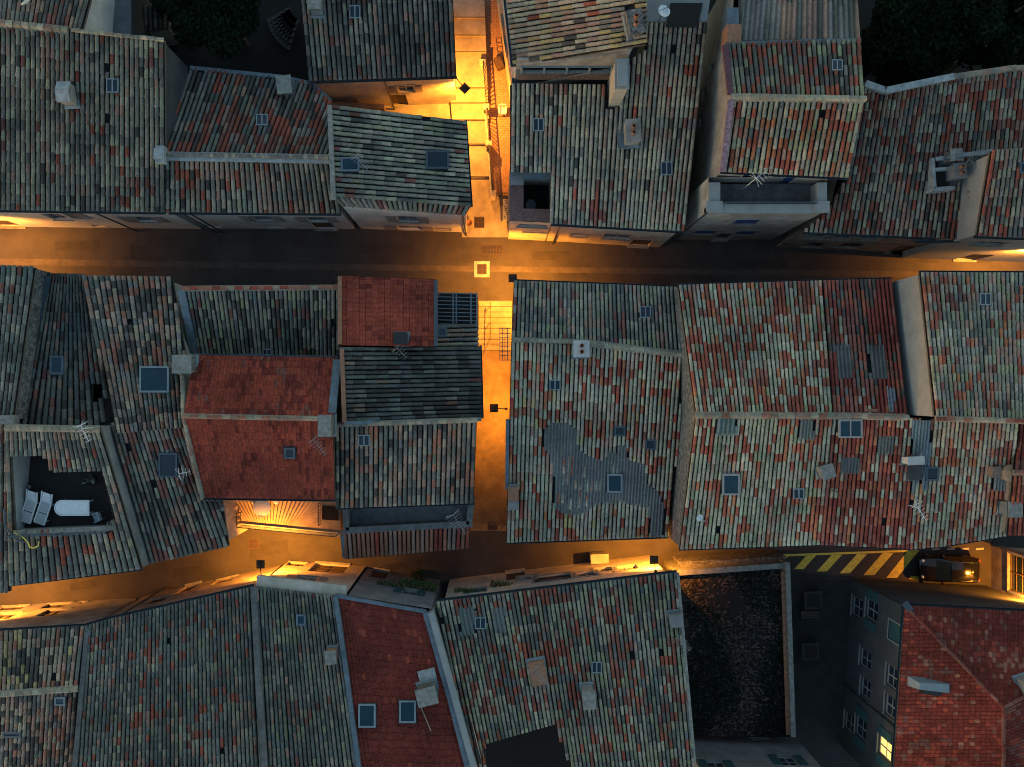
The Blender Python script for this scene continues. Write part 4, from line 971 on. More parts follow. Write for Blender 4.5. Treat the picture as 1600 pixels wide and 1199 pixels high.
h = house('large slate-grey flecked roof on the lower street beside the mottled corner roof', 270, 920, group=VH)
rs2 = Roof(h, gain=0.9, quad=[(112, 1260, 10.2), (414, 1260, 10.2), (396, 917, 7.1), (133, 979, 7.1)], poly=[(112, 1260), (414, 1260), (396, 917), (172, 968), (133, 979)], pp=6.5, lp=14, pal='K4 T3.2 G3.4 P1.2 R.7 N.7 E.6 L1', clus=1.6)
gutter(h, [(133, 977, 7.05), (172, 966, 7.05), (396, 915, 7.05)], .08)
strip(h, [(137, 980, 7.15), (117, 1200, 9.6)], .25, .2, ROUGHCON, 'verge', .08)
body(h, [(133, 979, 7.1), (112, 1260, 10.1), (414, 1260, 10.1), (396, 917, 7.1), (172, 968, 7.1)], 'pink', .2,
     wins=[(157, 957, 1.0, .9, 'shut_g'), (182, 934, .8, 1.8, 'door'), (245, 938, 1.3, 1.5, 'dwin'), (285, 925, 1.0, 2.1, 'door'), (350, 907, 1.3, 1.4, 'dwin')])
pipe(h, 182, 965, 0, 7, 0)

h = house('grey-green tiled house with a cream lamp-lit front and an open shuttered window, lower street', 460, 900, group=VH)
rs3 = Roof(h, gain=0.85, quad=[(416, 1260, 10.2), (566, 1260, 10.2), (522, 931, 7.2), (399, 916, 7.2)], pp=6.6, lp=14, pal='K4 G3 T2.4 N1 P.8 E.4 L1', sky=[(471, 969, 15, 17, 'blue')])
strip(h, [(397, 917, 7.25), (404, 1060, 8.6), (414, 1200, 9.8)], .32, .25, ROUGHCON, 'verge', .1)
strip(h, [(401, 910, 7.15), (541, 926, 7.15)], .75, .3, plaster['cream'], 'cornice', .0)
gutter(h, [(400, 903, 7.1), (530, 918, 7.1), (541, 926, 7.1)], .05)
chimney(rs3, 521, 1020, .45, .6, .6, .1, 'clay', 'slab')
body(h, [(399, 914, 7.1), (416, 1260, 10), (566, 1260, 10), (524, 945, 7.2), (550, 925, 7.1)], 'cream', .12,
     wins=[(478, 905, 1.2, 1.3, 'win_g_x'), (463, 878, 1.1, 1.0, 'dwin'), (515, 887, 2.2, 2.4, 'door')])
b_ = MB(); 
h4 = house('dark red plain-tiled house edged with blue flashing, with two roof windows', 600, 930, group=VH)
h = h4
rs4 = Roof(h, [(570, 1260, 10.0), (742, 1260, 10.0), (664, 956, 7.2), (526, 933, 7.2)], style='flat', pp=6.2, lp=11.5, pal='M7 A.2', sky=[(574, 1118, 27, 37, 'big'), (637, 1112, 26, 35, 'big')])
strip(h, [(524, 932, 7.35), (541, 1050, 8.4), (566, 1240, 9.9)], .26, .3, ZINC, 'verge_flashing', .08)
strip(h, [(524, 931, 7.3), (666, 956, 7.3)], .2, .2, ZINC, 'eaves_flashing', .05)
strip(h, [(665, 957, 7.35), (703, 1090, 8.5), (742, 1240, 9.9)], .32, .3, ZINC, 'verge_flashing', .1)
for k in range(14):
    t = k / 14; x = 661 + 74 * t - 3; y = 965 + 262 * t
strip(h, [(673, 957, 7.5), (709, 1085, 8.6), (752, 1240, 10)], .32, 1.2, GREYFLAT, 'parapet', .12)
chimney(rs4, 669, 1078, .95, .8, .8, .25, 'rough_concrete', 'slab')
b_ = MB(); q_ = rs4.at(668, 1055, .12); b_.box((q_.x, q_.y, q_.z), (.95, .7, .1), .25); b_.build('chimney_flashing', LIME, h)
body(h, [(540, 928, 7.2), (570, 1260, 9.9), (750, 1260, 9.9), (676, 950, 7.2)], 'grey', .1,
     wins=[(640, 925, .9, 1.2, 'win_t'), (590, 902, 1.0, 2.1, 'door')])

h = house('large green and red flecked roof beside the dark walled yard', 880, 900, group=VH)
rs6 = Roof(h, [(748, 1260, 10.0), (1092, 1260, 10.0), (1058, 895, 6.8), (681, 941, 6.8)], poly=[(681, 941), (1058, 895), (1092, 1260), (915, 1260), (866, 1131), (757, 1162), (764, 1260), (748, 1260)], pp=6.7, lp=15.5, pal='N2.6 L2.4 R1.8 E2.4 K2.4 T1.2 G1.6 P1 S1', clus=2.4,
     sky=[(751, 974, 17, 18), (932, 1043, 16, 18)], patches=[([(717, 953), (742, 950), (744, 990), (720, 995)], (.15, .18, .17), 6, 60), ([(768, 952), (790, 950), (792, 989), (770, 990)], (.15, .18, .17), 6, 60)])
gutter(h, [(680, 939, 6.75), (1058, 893, 6.75)], .07)
strip(h, [(1059, 896, 6.85), (1085, 1190, 9.4)], .16, .2, MORTAR, 'verge', .06)
chimney(rs6, 917, 1082, .55, .85, .9, .05, 'grey', 'slab'); chimney(rs6, 1053, 965, .62, .6, .7, .1, 'grey', 'none'); chimney(rs6, 840, 1048, .8, 1.2, .45, .2, 'clay', 'none')
body(h, [(681, 941, 6.8), (762, 1260, 9.9), (764, 1165, 9), (866, 1131, 8.8), (915, 1260, 9.9), (1092, 1260, 9.9), (1058, 895, 6.8)], 'cream', .32,
     wins=[(823, 903, 1.1, 1.1, 'win_x'), (863, 903, 2.3, 1.6, 'dwin_x'), (917, 897, 1.3, 1.2, 'win_x'), (945, 890, 1.2, 1.2, 'win_x'), (978, 888, 1.4, 1.2, 'win_x'), (742, 923, 1.4, 1.1, 'shut_t'), (805, 895, 1.2, 2.2, 'door')])
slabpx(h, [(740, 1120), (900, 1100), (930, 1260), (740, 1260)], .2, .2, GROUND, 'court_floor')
cab = house('pale waist-high box against the stone-framed house front in the lower street', 937, 866, 'utility_cabinet', 'cabinet')
q_ = P(937, 871, 1.0); b_ = MB(); b_.box((q_.x, q_.y - .1, .5), (1.05, .5, .98), .05); b_.box((q_.x, q_.y - .1, 1.02), (1.15, .6, .07), .05); b_.build('body', plaster['cream'], cab)
b_ = MB(); b_.box((q_.x - .25, q_.y + .17, .5), (.45, .03, .8), .05); b_.box((q_.x + .25, q_.y + .19, .5), (.45, .03, .8), .05); b_.build('door', FRAMEW, cab)

# walled yard
yard = house('pale rough stone wall around two sides of the dark overgrown yard', 1150, 890, 'garden_wall', 'wall')
strip(yard, [(1052, 896, 2.85), (1231, 884, 2.85)], .34, 2.85, MORTAR, 'wall', .0)
strip(yard, [(1231, 879, 3.21), (1240, 1152, 3.21)], .28, 3.2, MORTAR, 'wall', .0)
b_ = MB(); a_, c_ = P(1224, 895, 3.0), P(1232, 1150, 3.0)
for k in range(70): q_ = a_.lerp(c_, k / 70); b_.box((q_.x, q_.y, 3.02), (.3, .13, .06), R.uniform(-.1, .1), top=.9)
b_.build('tile_coping', CLAY, yard)
strip(yard, [(1062, 882, 2.0), (1228, 873, 2.0)], .3, 2.0, plaster['stone'], 'plinth_wall', .0)

h = house('grey rendered house with teal shutters at the bottom edge, closing the overgrown yard', 1190, 1160, group=VH)
zt = 6.0; A_ = P(1083, 1147, 1.0); B_ = P(1243, 1152, 1.0)
body(h, [topx(A_.x - .8, A_.y, zt), topx(B_.x, B_.y, zt), topx(B_.x + .2, B_.y - 8, zt), topx(A_.x - .8, A_.y - 8, zt)], 'grey', .0, drop=0, cap=True,
     wins=[(1231, 1188, 1.0, 1.3, 'win_t'), (1120, 1196, 1.0, 1.2, 'win_t'), (1190, 1157, 1.2, .5, 'win')])

h = house('grey house with a hipped dark red roof and one lit yellow window', 1480, 1060, 'town_house', 'house', VH)
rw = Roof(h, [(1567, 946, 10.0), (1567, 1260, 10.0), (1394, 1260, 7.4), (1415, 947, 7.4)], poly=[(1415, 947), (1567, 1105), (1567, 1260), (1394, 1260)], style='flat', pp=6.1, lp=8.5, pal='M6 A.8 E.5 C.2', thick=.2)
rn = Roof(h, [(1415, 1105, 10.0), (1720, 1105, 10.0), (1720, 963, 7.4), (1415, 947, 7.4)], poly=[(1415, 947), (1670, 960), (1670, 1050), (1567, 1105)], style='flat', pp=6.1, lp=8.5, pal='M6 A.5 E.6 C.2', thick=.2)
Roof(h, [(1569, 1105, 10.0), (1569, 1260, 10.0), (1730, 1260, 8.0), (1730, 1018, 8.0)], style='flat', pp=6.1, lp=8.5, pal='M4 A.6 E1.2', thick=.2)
ridge(h, [(1417, 949, 7.45), (1567, 1105, 10.05)], .11, 'E3 M2', m=False); ridge(h, [(1567, 1105, 10.05), (1567, 1240, 10.05)], .12, 'E3 M2', m=False); ridge(h, [(1568, 1105, 10.05), (1660, 1055, 9.2)], .1, 'E3 M2', m=False)
gutter(h, [(1413, 945, 7.3), (1670, 958, 7.3)], .09); gutter(h, [(1412, 945, 7.3), (1392, 1250, 7.3)], .07)
b_ = MB(); b_.bar(P(1413, 942, 7.42), P(1424, 955, 7.6), .35, .1); b_.build('corner_flashing', STEEL, h)
q_ = rw.at(1445, 1070); b_ = MB()
b_.hexa([(q_.x - .9, q_.y - .1, q_.z - .1), (q_.x + .9, q_.y - .35, q_.z + .1), (q_.x + .9, q_.y + .35, q_.z + .1), (q_.x - .9, q_.y + .45, q_.z - .1)], [(q_.x - .6, q_.y - .05, q_.z + .6), (q_.x + .95, q_.y - .2, q_.z + .75), (q_.x + .95, q_.y + .3, q_.z + .75), (q_.x - .6, q_.y + .3, q_.z + .6)])
d_ = b_.build('roof_vent', FRAMEB, h); b_ = MB(); b_.hexa([(q_.x - .35, q_.y - .42, q_.z + .05), (q_.x + .85, q_.y - .52, q_.z + .1), (q_.x + .85, q_.y - .2, q_.z + .1), (q_.x - .35, q_.y - .1, q_.z + .05)], [(q_.x - .3, q_.y - .4, q_.z + .35), (q_.x + .85, q_.y - .5, q_.z + .45), (q_.x + .85, q_.y - .2, q_.z + .5), (q_.x - .3, q_.y - .1, q_.z + .4)]); b_.build('vent_mouth', IRON, d_)
chimney(rn, 1598, 1068, .6, .8, 1.0, .3, 'grey', 'slab')
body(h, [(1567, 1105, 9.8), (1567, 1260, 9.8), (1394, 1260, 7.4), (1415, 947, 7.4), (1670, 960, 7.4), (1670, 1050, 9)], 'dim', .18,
     wins=[(1324, 940, 1.2, 1.5, 'win'), (1362, 954, 1.2, 1.6, 'win_t'), (1398, 988, 1.1, 1.5, 'shut_t'), (1316, 1017, 1.3, 1.5, 'win'), (1352, 1030, 1.1, 1.5, 'win'), (1393, 1058, 1.2, 1.3, 'win'), (1352, 1076, 1.1, 1.3, 'win'), (1391, 1104, 1.2, 1.3, 'win'), (1345, 1138, 1.2, 1.5, 'win_t'), (1382, 1170, 1.1, 1.6, 'lit_t'), (1322, 1125, 1.1, 1.4, 'win')])
for zc in (2.6, 5.2):
    mb = MB(); pass
pipe(h, 1411, 947, 0, 7.2, 0); pipe(h, 1402, 1140, 0, 7.2, 0)

# ------------------------------------------------------------------ ground and streets
def sheet(name, poly, z, m, kind='structure'):
    mb = MB(); mb.tess([[P(x, y, z) for x, y in poly]])
    o = mb.build(name, m); return tag(o, kind=kind)
mb = MB(); mb.face([(-220, -220, -.02), (220, -220, -.02), (220, 220, -.02), (-220, 220, -.02)]); struct('ground', mb, GROUND)
sheet('street', [(-120, 350), (1720, 350), (1720, 500), (-120, 500)], 0.0, ASPH)
sheet('street', [(-120, 800), (1720, 770), (1720, 960), (540, 940), (300, 930), (-120, 980)], 0.0, ASPH)
sheet('gutter_channel', [(-120, 402), (750, 416), (1720, 428), (1720, 437), (750, 425), (-120, 412)], .005, BAND)
for off in (0.0,):
    pass
# alley north: slabs stepping up away from the street
steps = [(371, 277), (277, 226), (226, 188), (188, 161), (161, 138), (138, 82), (82, 56), (56, 28), (28, -90)]
al = MB()
for k, (y0, y1) in enumerate(steps):
    z = .012 + .14 * k
    def lx(y): return 722 - (371 - y) * .085
    def rx(y): return 757 + y * .035
    x0a, x0b, x1a, x1b = lx(y0), lx(y1), rx(y0), rx(y1)
    if k == 0: x1a = 798; x1b = 798
    hi = [P(x0a, y0, z), P(x1a, y0, z), P(x1b, y1, z), P(x0b, y1, z)]
    al.hexa([p - Vector((0, 0, z + .015)) for p in hi], hi, bottom=False)
struct('path', al, CONC)
sheet('court_paving', [(490, 205), (715, 215), (715, 150), (490, 150)], .03, CONC)
sheet('brick_ramp', [(755, -60), (806, -60), (806, 306), (767, 306)], .055, BRICKP)
# alley middle: steps then a sloping lane
al = MB()
for k in range(9):
    y0 = 470 + k * 8.6; z = .05 + .09 * (k + 1)
    hi = [P(742, y0 + 8.6, z), P(800, y0 + 8.6, z), P(800, y0, z), P(742, y0, z)]
    al.hexa([Vector((p.x, p.y, -.01)) for p in hi], hi, bottom=False)
struct('steps', al, CONC)
al = MB()
for k in range(9):
    y0 = 470 + k * 8.6; z = .05 + .09 * (k + 1) + .004
    al.face([P(742, y0 + 1.0, z), P(800, y0 + 1.0, z), P(800, y0 + .1, z), P(742, y0 + .1, z)])
struct('step_joint', al, BAND)
al = MB()
for k, (y0, y1) in enumerate(steps[1:]):
    z = .012 + .14 * (k + 1) + .004
    al.face([P(lx(y0), y0 - .2, z), P(rx(y0), y0 - .2, z), P(rx(y0), y0 - 1.6, z), P(lx(y0), y0 - 1.6, z)])
struct('path_joint', al, BAND)
mb = MB(); mb.face([P(735, 830, .02), P(805, 830, .02), P(805, 547, .83), P(735, 547, .83)]); struct('lane', mb, mat('lane_concrete', (.27, .19, .10), .85, 1.1, .45, bump=.2, bs=40))
PATCH = mat('asphalt_repair', (.047, .041, .037), .9, 1.5, .35, bump=.2, bs=60, fine=60)
for i, (x, y_, w_, h_) in enumerate(((120, 385, 70, 14), (330, 372, 44, 9), (600, 388, 90, 16), (860, 400, 60, 14), (1010, 394, 36, 12), (1190, 412, 80, 13), (1450, 400, 30, 22), (1535, 402, 26, 18), (742, 404, 40, 14), (215, 398, 26, 30), (905, 424, 20, 16))):
    k = R.uniform(-.04, .04) * w_
    sheet('road_patch', [(x - w_ / 2, y_ - h_ / 2), (x + w_ / 2, y_ - h_ / 2 + k), (x + w_ / 2 + 2, y_ + h_ / 2 + k), (x - w_ / 2 + 1, y_ + h_ / 2)], .004, PATCH)
for x, y_, w_, h_ in ((420, 858, 60, 20), (640, 882, 90, 10), (300, 892, 60, 14), (130, 915, 40, 12)):
    k = -.08 * w_
    sheet('road_patch', [(x - w_ / 2, y_ - h_ / 2 - k), (x + w_ / 2, y_ - h_ / 2 + k), (x + w_ / 2, y_ + h_ / 2 + k), (x - w_ / 2, y_ + h_ / 2 - k)], .004, PATCH)
for x, y_ in ((757, 700), (770, 760), (762, 600)):
    pass
for k in range(12):
    xk = 90 + k * 55 + R.uniform(-8, 8)
    yk = 402 + (xk + 120) * .0161
    sheet('channel_joint', [(xk, yk + .5), (xk + 1.2, yk + .5), (xk + 1.2, yk + 8.5), (xk, yk + 8.5)], .009, PATCH)
# pavement edge along lower street south
sheet('pavement', [(1235, 893), (1400, 906), (1560, 915), (1560, 950), (1235, 940)], .02, mat('pavement_tar', (.035, .032, .03), .9, 1.5, .4))
# road markings
def mark(pts, m, z=.006, kind='road_marking'):
    mb = MB(); mb.tess([[P(x, y, z) for x, y in pts]]); tag(mb.build(kind, m), kind='structure')
mark([(1204, 867), (1436, 859), (1436, 862), (1204, 870.5)], YEL)
for x0, x1, w, yb, yt in ((1213, 1222, 12, 873, 870), (1241, 1260, 15, 889.5, 868), (1276, 1300, 16, 893, 867), (1312, 1339, 16, 896, 866), (1349, 1379, 17, 899, 864.5), (1385, 1417, 17, 903, 863)):
    mark([(x0, yb), (x0 + w, yb), (x1 + w, yt), (x1, yt)], YEL)
for x in (1457, 1480, 1502, 1525): mark([(x, 857), (x + 12, 856), (x + 12, 859), (x, 860)], WHT)
mark([(1420, 905), (1436, 906), (1436, 901), (1424, 900)], YEL)
# dark yard floor: cobbles and weeds
YZ = 2.45
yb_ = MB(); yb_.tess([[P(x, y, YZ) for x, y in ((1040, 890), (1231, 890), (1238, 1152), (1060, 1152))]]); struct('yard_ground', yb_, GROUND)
st = MB(); a = P(1052, 893, YZ); b = P(1228, 1150, YZ)
y = a.y; row = 0
while y > b.y:
    x = a.x + (row % 2) * .07
    while x < b.x:
        if noise.noise(Vector((x * .5, y * .5, 3))) + R.random() * .9 > .22:
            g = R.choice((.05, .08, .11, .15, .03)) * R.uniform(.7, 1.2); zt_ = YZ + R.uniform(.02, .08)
            st.box((x + R.uniform(-.015, .015), y, zt_ - .05), (.125, .085, .1), R.uniform(-.12, .12), (g, g * .80, g * .70), top=.85)
        x += .15
    y -= .105; row += 1
tag(st.build('cobbles', LEAF), kind='stuff')
wd = MB()
for k in range(9000):
    x = R.uniform(a.x, b.x); y = R.uniform(b.y, a.y)
    dn = noise.noise(Vector((x * .35, y * .35, 9))) + (a.y - y) / (a.y - b.y) * .55 + (x - a.x) / (b.x - a.x) * .3
    if dn < .30: continue
    z = YZ + R.uniform(.04, .25) * min(1, dn); s_ = R.uniform(.05, .12); an = R.uniform(0, 6.3)
    d = Vector((math.cos(an), math.sin(an), R.uniform(-.5, .6))).normalized() * s_; e = Vector((-math.sin(an), math.cos(an), R.uniform(-.4, .4))).normalized() * s_ * .6
    c = Vector((x, y, z)); g = R.uniform(.5, 1.3)
    wd.face([c - d, c - e, c + d, c + e], (.014 * g, .02 * g, .016 * g))
tag(wd.build('weeds', LEAF), kind='stuff')
sheet('yard_paving', [(1238, 905), (1332, 905), (1345, 1260), (1238, 1260)], .01, mat('yard_slab', (.03, .03, .031), .9, 1.2, .45))

# ------------------------------------------------------------------ street lamps
def lamp(label, px, py, z, wall, power, rz=0.0, kind='lantern'):
    """px,py: lantern in the photo at height z; wall: photo point (px,py) of the bracket foot at height z"""
    c = P(px, py, z); t = thing('street_lamp', c, label, 'street lamp', 'wall-mounted lantern street lamps', rz); local(t)
    m = MB(); s_ = .23
    m.hexa([Vector((a * s_, b * s_, 0)) for a, b in ((-1, -1), (1, -1), (1, 1), (-1, 1))], [Vector((a * .1, b * .1, .16)) for a, b in ((-1, -1), (1, -1), (1, 1), (-1, 1))])
    m.hexa([Vector((a * s_ * 1.08, b * s_ * 1.08, -.03)) for a, b in ((-1, -1), (1, -1), (1, 1), (-1, 1))], [Vector((a * s_ * 1.08, b * s_ * 1.08, .0)) for a, b in ((-1, -1), (1, -1), (1, 1), (-1, 1))])
    m.lathe((0, 0, .16), [(.05, 0), (.06, .05), (.02, .1), (.0, .13)], 8)
    for a, b in ((-1, -1), (1, -1), (1, 1), (-1, 1)): m.bar((a * s_ * .9, b * s_ * .9, -.03), (a * s_ * .8, b * s_ * .8, -.2), .022)
    m.build('lantern', IRON, t)
    g = MB(); g.lathe((0, 0, -.2), [(.0, 0), (.05, .03), (.06, .1), (.04, .17), (.0, .2)], 10); g.build('bulb', GLOW, t)
    if wall:
        w = P(wall[0], wall[1], z) - c; w = Matrix.Rotation(-rz, 3, 'Z') @ w
        m = MB(); m.bar((0, 0, .05), w + Vector((0, 0, .05)), .045); m.box(w + Vector((0, 0, .0)), (.14, .14, .3)); m.build('bracket', IRON, t)
    ld = bpy.data.lights.new('lamp_light', 'SPOT'); ld.energy = power; ld.color = (1.0, .335, .03); ld.shadow_soft_size = .02; ld.spot_size = math.radians(158); ld.spot_blend = .75
    lo = bpy.data.objects.new('lamp_light', ld); COL.objects.link(lo); lo.parent = t; lo.location = (0, 0, -.24)
    return t
LP = 1.35
lamp('black lantern turned cornerwise over the stepped alley', 726, 138, 4.4, (711, 121), 900 * LP, math.radians(45))
lamp('small black lantern on a long arm over the narrow middle alley', 772, 638, 4.2, (791, 639), 330 * LP)
lamp('black lantern on the cream house front opposite the dining terrace', 407, 882, 4.6, (409, 906), 850 * LP)
lamp('black lantern above the four stone-framed windows beside the walled yard', 1022, 875, 4.75, (1024, 893), 640 * LP)
lamp('black lantern on the street corner of the patched roof at the junction', 801, 435, 4.2, (806, 452), 900 * LP)
lamp('street lamp on the upper street just past the left edge of the view', -38, 372, 4.2, (-38, 345), 520 * LP)
lamp('street lamp on the upper street just past the right edge of the view', 1612, 392, 4.6, (1612, 372), 900 * LP)
lamp('street lamp on the lower street just past the left edge of the view', -30, 940, 4.6, (-30, 962), 700 * LP)
lamp('street lamp on the lower street just past the right edge of the view', 1612, 934, 4.6, (1604, 950), 400 * LP)

# ------------------------------------------------------------------ street things
RUST = mat('rusty_iron', (.10, .05, .03), .8, 8, .5)
def grate(label, px, py, w, hgt, z, frame=None, name='drain_grate', m=None):
    c = P(px, py, z); t = MB(); W = w / 24.0; L = hgt / 24.0
    if frame: t.box((c.x, c.y, z + .004), (W + frame / 12.0, L + frame / 12.0, .012), mi=1)
    t.box((c.x, c.y, z + .012), (W, L, .012), mi=2)
    n = 7
    for k in range(n + 1): t.box((c.x - W / 2 + W * k / n, c.y, z + .022), (.03, L, .018))
    for k in range(3): t.box((c.x, c.y - L / 2 + L * k / 2, z + .024), (W, .03, .02))
    o = t.build(name, [m or RUST, BAND if not frame or frame < 2 else LIME, IRON]); return tag(o, label, 'drain cover')
grate('square rusty grate set in a pale concrete frame in the middle of the junction', 753, 421, 14, 15, .01, 5)
grate('square dark grate at the foot of the stepped alley', 749, 348, 15, 16, .02, None)
grate('wide rectangular iron cover in the road in front of the stepped alley', 769, 391, 32, 14, .004, None, 'manhole_cover')
grate('small dark grate with a grey rim in the shadowed part of the upper street', 466, 377, 12, 12, .004, 1)
grate('round-cornered inspection cover in the lamp-lit bend by the dining terrace', 397, 850, 15, 14, .004, 1, 'manhole_cover')
grate('faint inspection cover in the road below the red lean-to', 770, 822, 14, 12, .03, None, 'manhole_cover')
# bin and board by the alley
t = thing('notice_board', P(788, 330, .02), 'white lettered board leaning in the alley mouth beside the dark bin', 'sign')
b_ = MB(); q_ = P(788, 329, .3); b_.hexa([(q_.x - .22, q_.y - .75, .1), (q_.x + .1, q_.y - .75, .1), (q_.x + .1, q_.y + .6, .1), (q_.x - .22, q_.y + .6, .1)], [(q_.x - .1, q_.y - .75, .95), (q_.x + .22, q_.y - .75, .95), (q_.x + .22, q_.y + .6, .95), (q_.x - .1, q_.y + .6, .95)]); b_.build('panel', FRAMEW, t)
b_ = MB()
for k in range(10):
    x_ = R.uniform(-.06, .16); y_ = -.65 + k * .125; b_.box((q_.x + x_, q_.y + y_, .957), (R.uniform(.05, .12), R.uniform(.03, .09), .006), R.uniform(-.6, .6))
b_.build('marks', IRON, t)
t = thing('litter_bin', P(787, 318, .02), 'dark square bin in the alley mouth by the railing post', 'bin')
b_ = MB(); q_ = P(787, 319, 0); b_.hexa([(q_.x - .2, q_.y - .2, .02), (q_.x + .2, q_.y - .2, .02), (q_.x + .2, q_.y + .2, .02), (q_.x - .2, q_.y + .2, .02)], [(q_.x - .25, q_.y - .25, .85), (q_.x + .25, q_.y - .25, .85), (q_.x + .25, q_.y + .25, .85), (q_.x - .25, q_.y + .25, .85)]); b_.build('body', IRON, t)
b_ = MB(); b_.box((q_.x, q_.y, .9), (.56, .56, .06), top=.9); b_.build('lid', IRON, t)
t = thing('flower_pot', P(733, 350, .02), 'round terracotta pot against the white corner house', 'pot')
b_ = MB(); q_ = P(733, 350, 0); b_.lathe((q_.x, q_.y, .02), [(.13, 0), (.2, .3), (.23, .31), (.23, .36), (.19, .36), (.17, .25), (.0, .24)], 14); b_.build('body', CLAY, t)
# railings of the alley
t = thing('alley_railing', P(762, 200, 0), 'low white kerb with dark railing and square posts along the brick ramp', 'railing')
b_ = MB()
for (xa, ya, xb, yb2) in ((755, 106, 759, 170), (759, 176, 763, 225), (763, 225, 768, 300)):
    b_.bar(P(xa, ya, .2), P(xb, yb2, .2), .18, .5)
b_.build('kerb', LIME, t)
for (x, y_) in ((754, 103), (760, 172), (764, 228), (770, 306)):
    b_ = MB(); q_ = P(x, y_, .6); b_.box((q_.x, q_.y, .6), (.34, .34, 1.2)); b_.box((q_.x, q_.y, 1.23), (.42, .42, .08), top=.8); b_.build('post', plaster['cream'], t)
railing(t, P(755, 106, .42), P(760, 168, .42), 1.0, .19, IRON, 3, r=.02); railing(t, P(760, 176, .42), P(764, 224, .42), 1.0, .19, IRON, 3, r=.02); railing(t, P(764, 232, .42), P(769, 302, .42), 1.0, .19, IRON, 3, r=.02)
railing(t, P(772, 307, .05), P(795, 307, .05), .9, .12, IRON, 3)
t = thing('handrail', P(766, 500, .4), 'single black handrail down the middle of the lit steps', 'railing')
b_ = MB(); pts = [P(766, 476, .95 + .05), P(766, 527, 1.6)]
b_.path(pts, .025, 8)
for k in (0.02, .5, .98):
    q_ = pts[0].lerp(pts[1], k); b_.tube((q_.x, q_.y, .1), q_, .02, 8)
b_.path([pts[0], pts[0] + Vector((0, .12, -.1))], .025, 8); b_.build('rail', IRON, t)
# chair on the ramp
def chair_mesh(t, m):
    b_ = MB(); b_.box((0, 0, .44), (.46, .44, .04)); b_.build('seat', m, t)
    b_ = MB()
    for x in (-.19, -.095, 0, .095, .19): b_.bar((x, .2, .46), (x, .27, .88), .035, .02)
    b_.bar((-.22, .27, .88), (.22, .27, .88), .05, .04); b_.build('backrest', m, t)
    for x in (-1, 1):
        for y_ in (-1, 1): b_ = MB(); b_.bar((x * .2, y_ * .19, .43), (x * .23, y_ * .22, 0), .04); b_.build('leg', m, t)
    for x in (-1, 1): b_ = MB(); b_.bar((x * .24, -.2, .66), (x * .24, .24, .68), .05, .03); b_.bar((x * .24, -.2, .66), (x * .22, -.2, .44), .035); b_.build('armrest', m, t)
t = local(thing('garden_chair', P(785, 177, .06), 'white slatted chair standing on the brick ramp', 'chair', rz=.0)); chair_mesh(t, WHITEP)
t = thing('planter_trolley', P(776, 100, .06), 'brown ladder-backed box leaning by the wall of the brick ramp', 'crate')
b_ = MB(); b_.bar(P(776, 92, .3), P(783, 108, .3), .45, .6); b_.build('box', WOODB, t)
b_ = MB()
for k in range(5): b_.bar(P(775 + k * .8, 60 + k * 7, 1.0), P(783 + k * .8, 59 + k * 7, 1.0), .03)
b_.bar(P(775, 58, 1.0), P(779, 90, .9), .04); b_.bar(P(783, 58, 1.0), P(787, 90, .9), .04); b_.build('frame', IRON, t)

# ------------------------------------------------------------------ roof-terrace furniture
def lounger(label, pts, first=None):
    (xa, ya), (xb, yb2) = pts
    a = P(xa, ya, TZ); b = P(xb, yb2, TZ); an = math.atan2(b.y - a.y, b.x - a.x)
    if first:
        t = copy_tree(first); t.location = (a + b) / 2; t.rotation_euler = (0, 0, an); t['label'] = label; return t
    t = local(thing('sun_lounger', (a + b) / 2, label, 'sun lounger', 'white loungers on the roof terrace', an))
    m = MB()
    for s_ in (-1, 1): m.bar((-.95, s_ * .3, .33), (.3, s_ * .3, .33), .06, .08); m.bar((.3, s_ * .3, .33), (.92, s_ * .3, .62), .06, .08)
    for x in (-.94, .28): m.bar((x, -.3, .33), (x, .3, .33), .06)
    m.build('frame', WHITEP, t)
    m = MB(); m.hexa([(-.95, -.27, .34), (-.35, -.27, .34), (-.35, .27, .34), (-.95, .27, .34)], [(-.95, -.27, .37), (-.35, -.27, .37), (-.35, .27, .37), (-.95, .27, .37)])
    m.hexa([(-.31, -.27, .34), (.28, -.27, .34), (.28, .27, .34), (-.31, .27, .34)], [(-.31, -.27, .37), (.28, -.27, .37), (.28, .27, .37), (-.31, .27, .37)]); m.build('seat', CUSH, t)
    m = MB(); m.hexa([(.32, -.27, .35), (.9, -.22, .62), (.9, .22, .62), (.32, .27, .35)], [(.32, -.27, .38), (.9, -.22, .65), (.9, .22, .65), (.32, .27, .38)]); m.build('backrest', WHITEP, t)
    for x in (-.75, .2):
        for s_ in (-1, 1): m = MB(); m.bar((x, s_ * .28, .33), (x + .03, s_ * .28, 0), .05); m.build('leg', WHITEP, t)
    return t
l1 = lounger('white plastic sun lounger nearest the terrace side wall', ((45, 812), (59, 767)))
lounger('white plastic sun lounger between the other lounger and the round-ended table', ((67, 814), (82, 770)), l1)
t = local(thing('terrace_table', P(122, 791, TZ), 'long white table with one rounded end on the sunken roof terrace', 'table'))
m = MB(); W_, L_ = .44, .98; ring = [Vector((-L_ + W_ + W_ * math.cos(an), W_ * math.sin(an), .72)) for an in [math.pi / 2 + math.pi * k / 16 for k in range(17)]] + [Vector((L_, -W_, .72)), Vector((L_, W_, .72))]
m.hexa([p - Vector((0, 0, .04)) for p in ring], ring); m.build('tabletop', WHITEP, t)
m = MB(); inn = [Vector((p.x * .93, p.y * .88, .724)) for p in ring]; m.path(inn + [inn[0]], .012, 5); m.build('rim', CUSH, t)
for x in (-.7, .85):
    for s_ in (-1, 1): m = MB(); m.bar((x, s_ * .3, .7), (x, s_ * .34, 0), .06); m.build('leg', WHITEP, t)
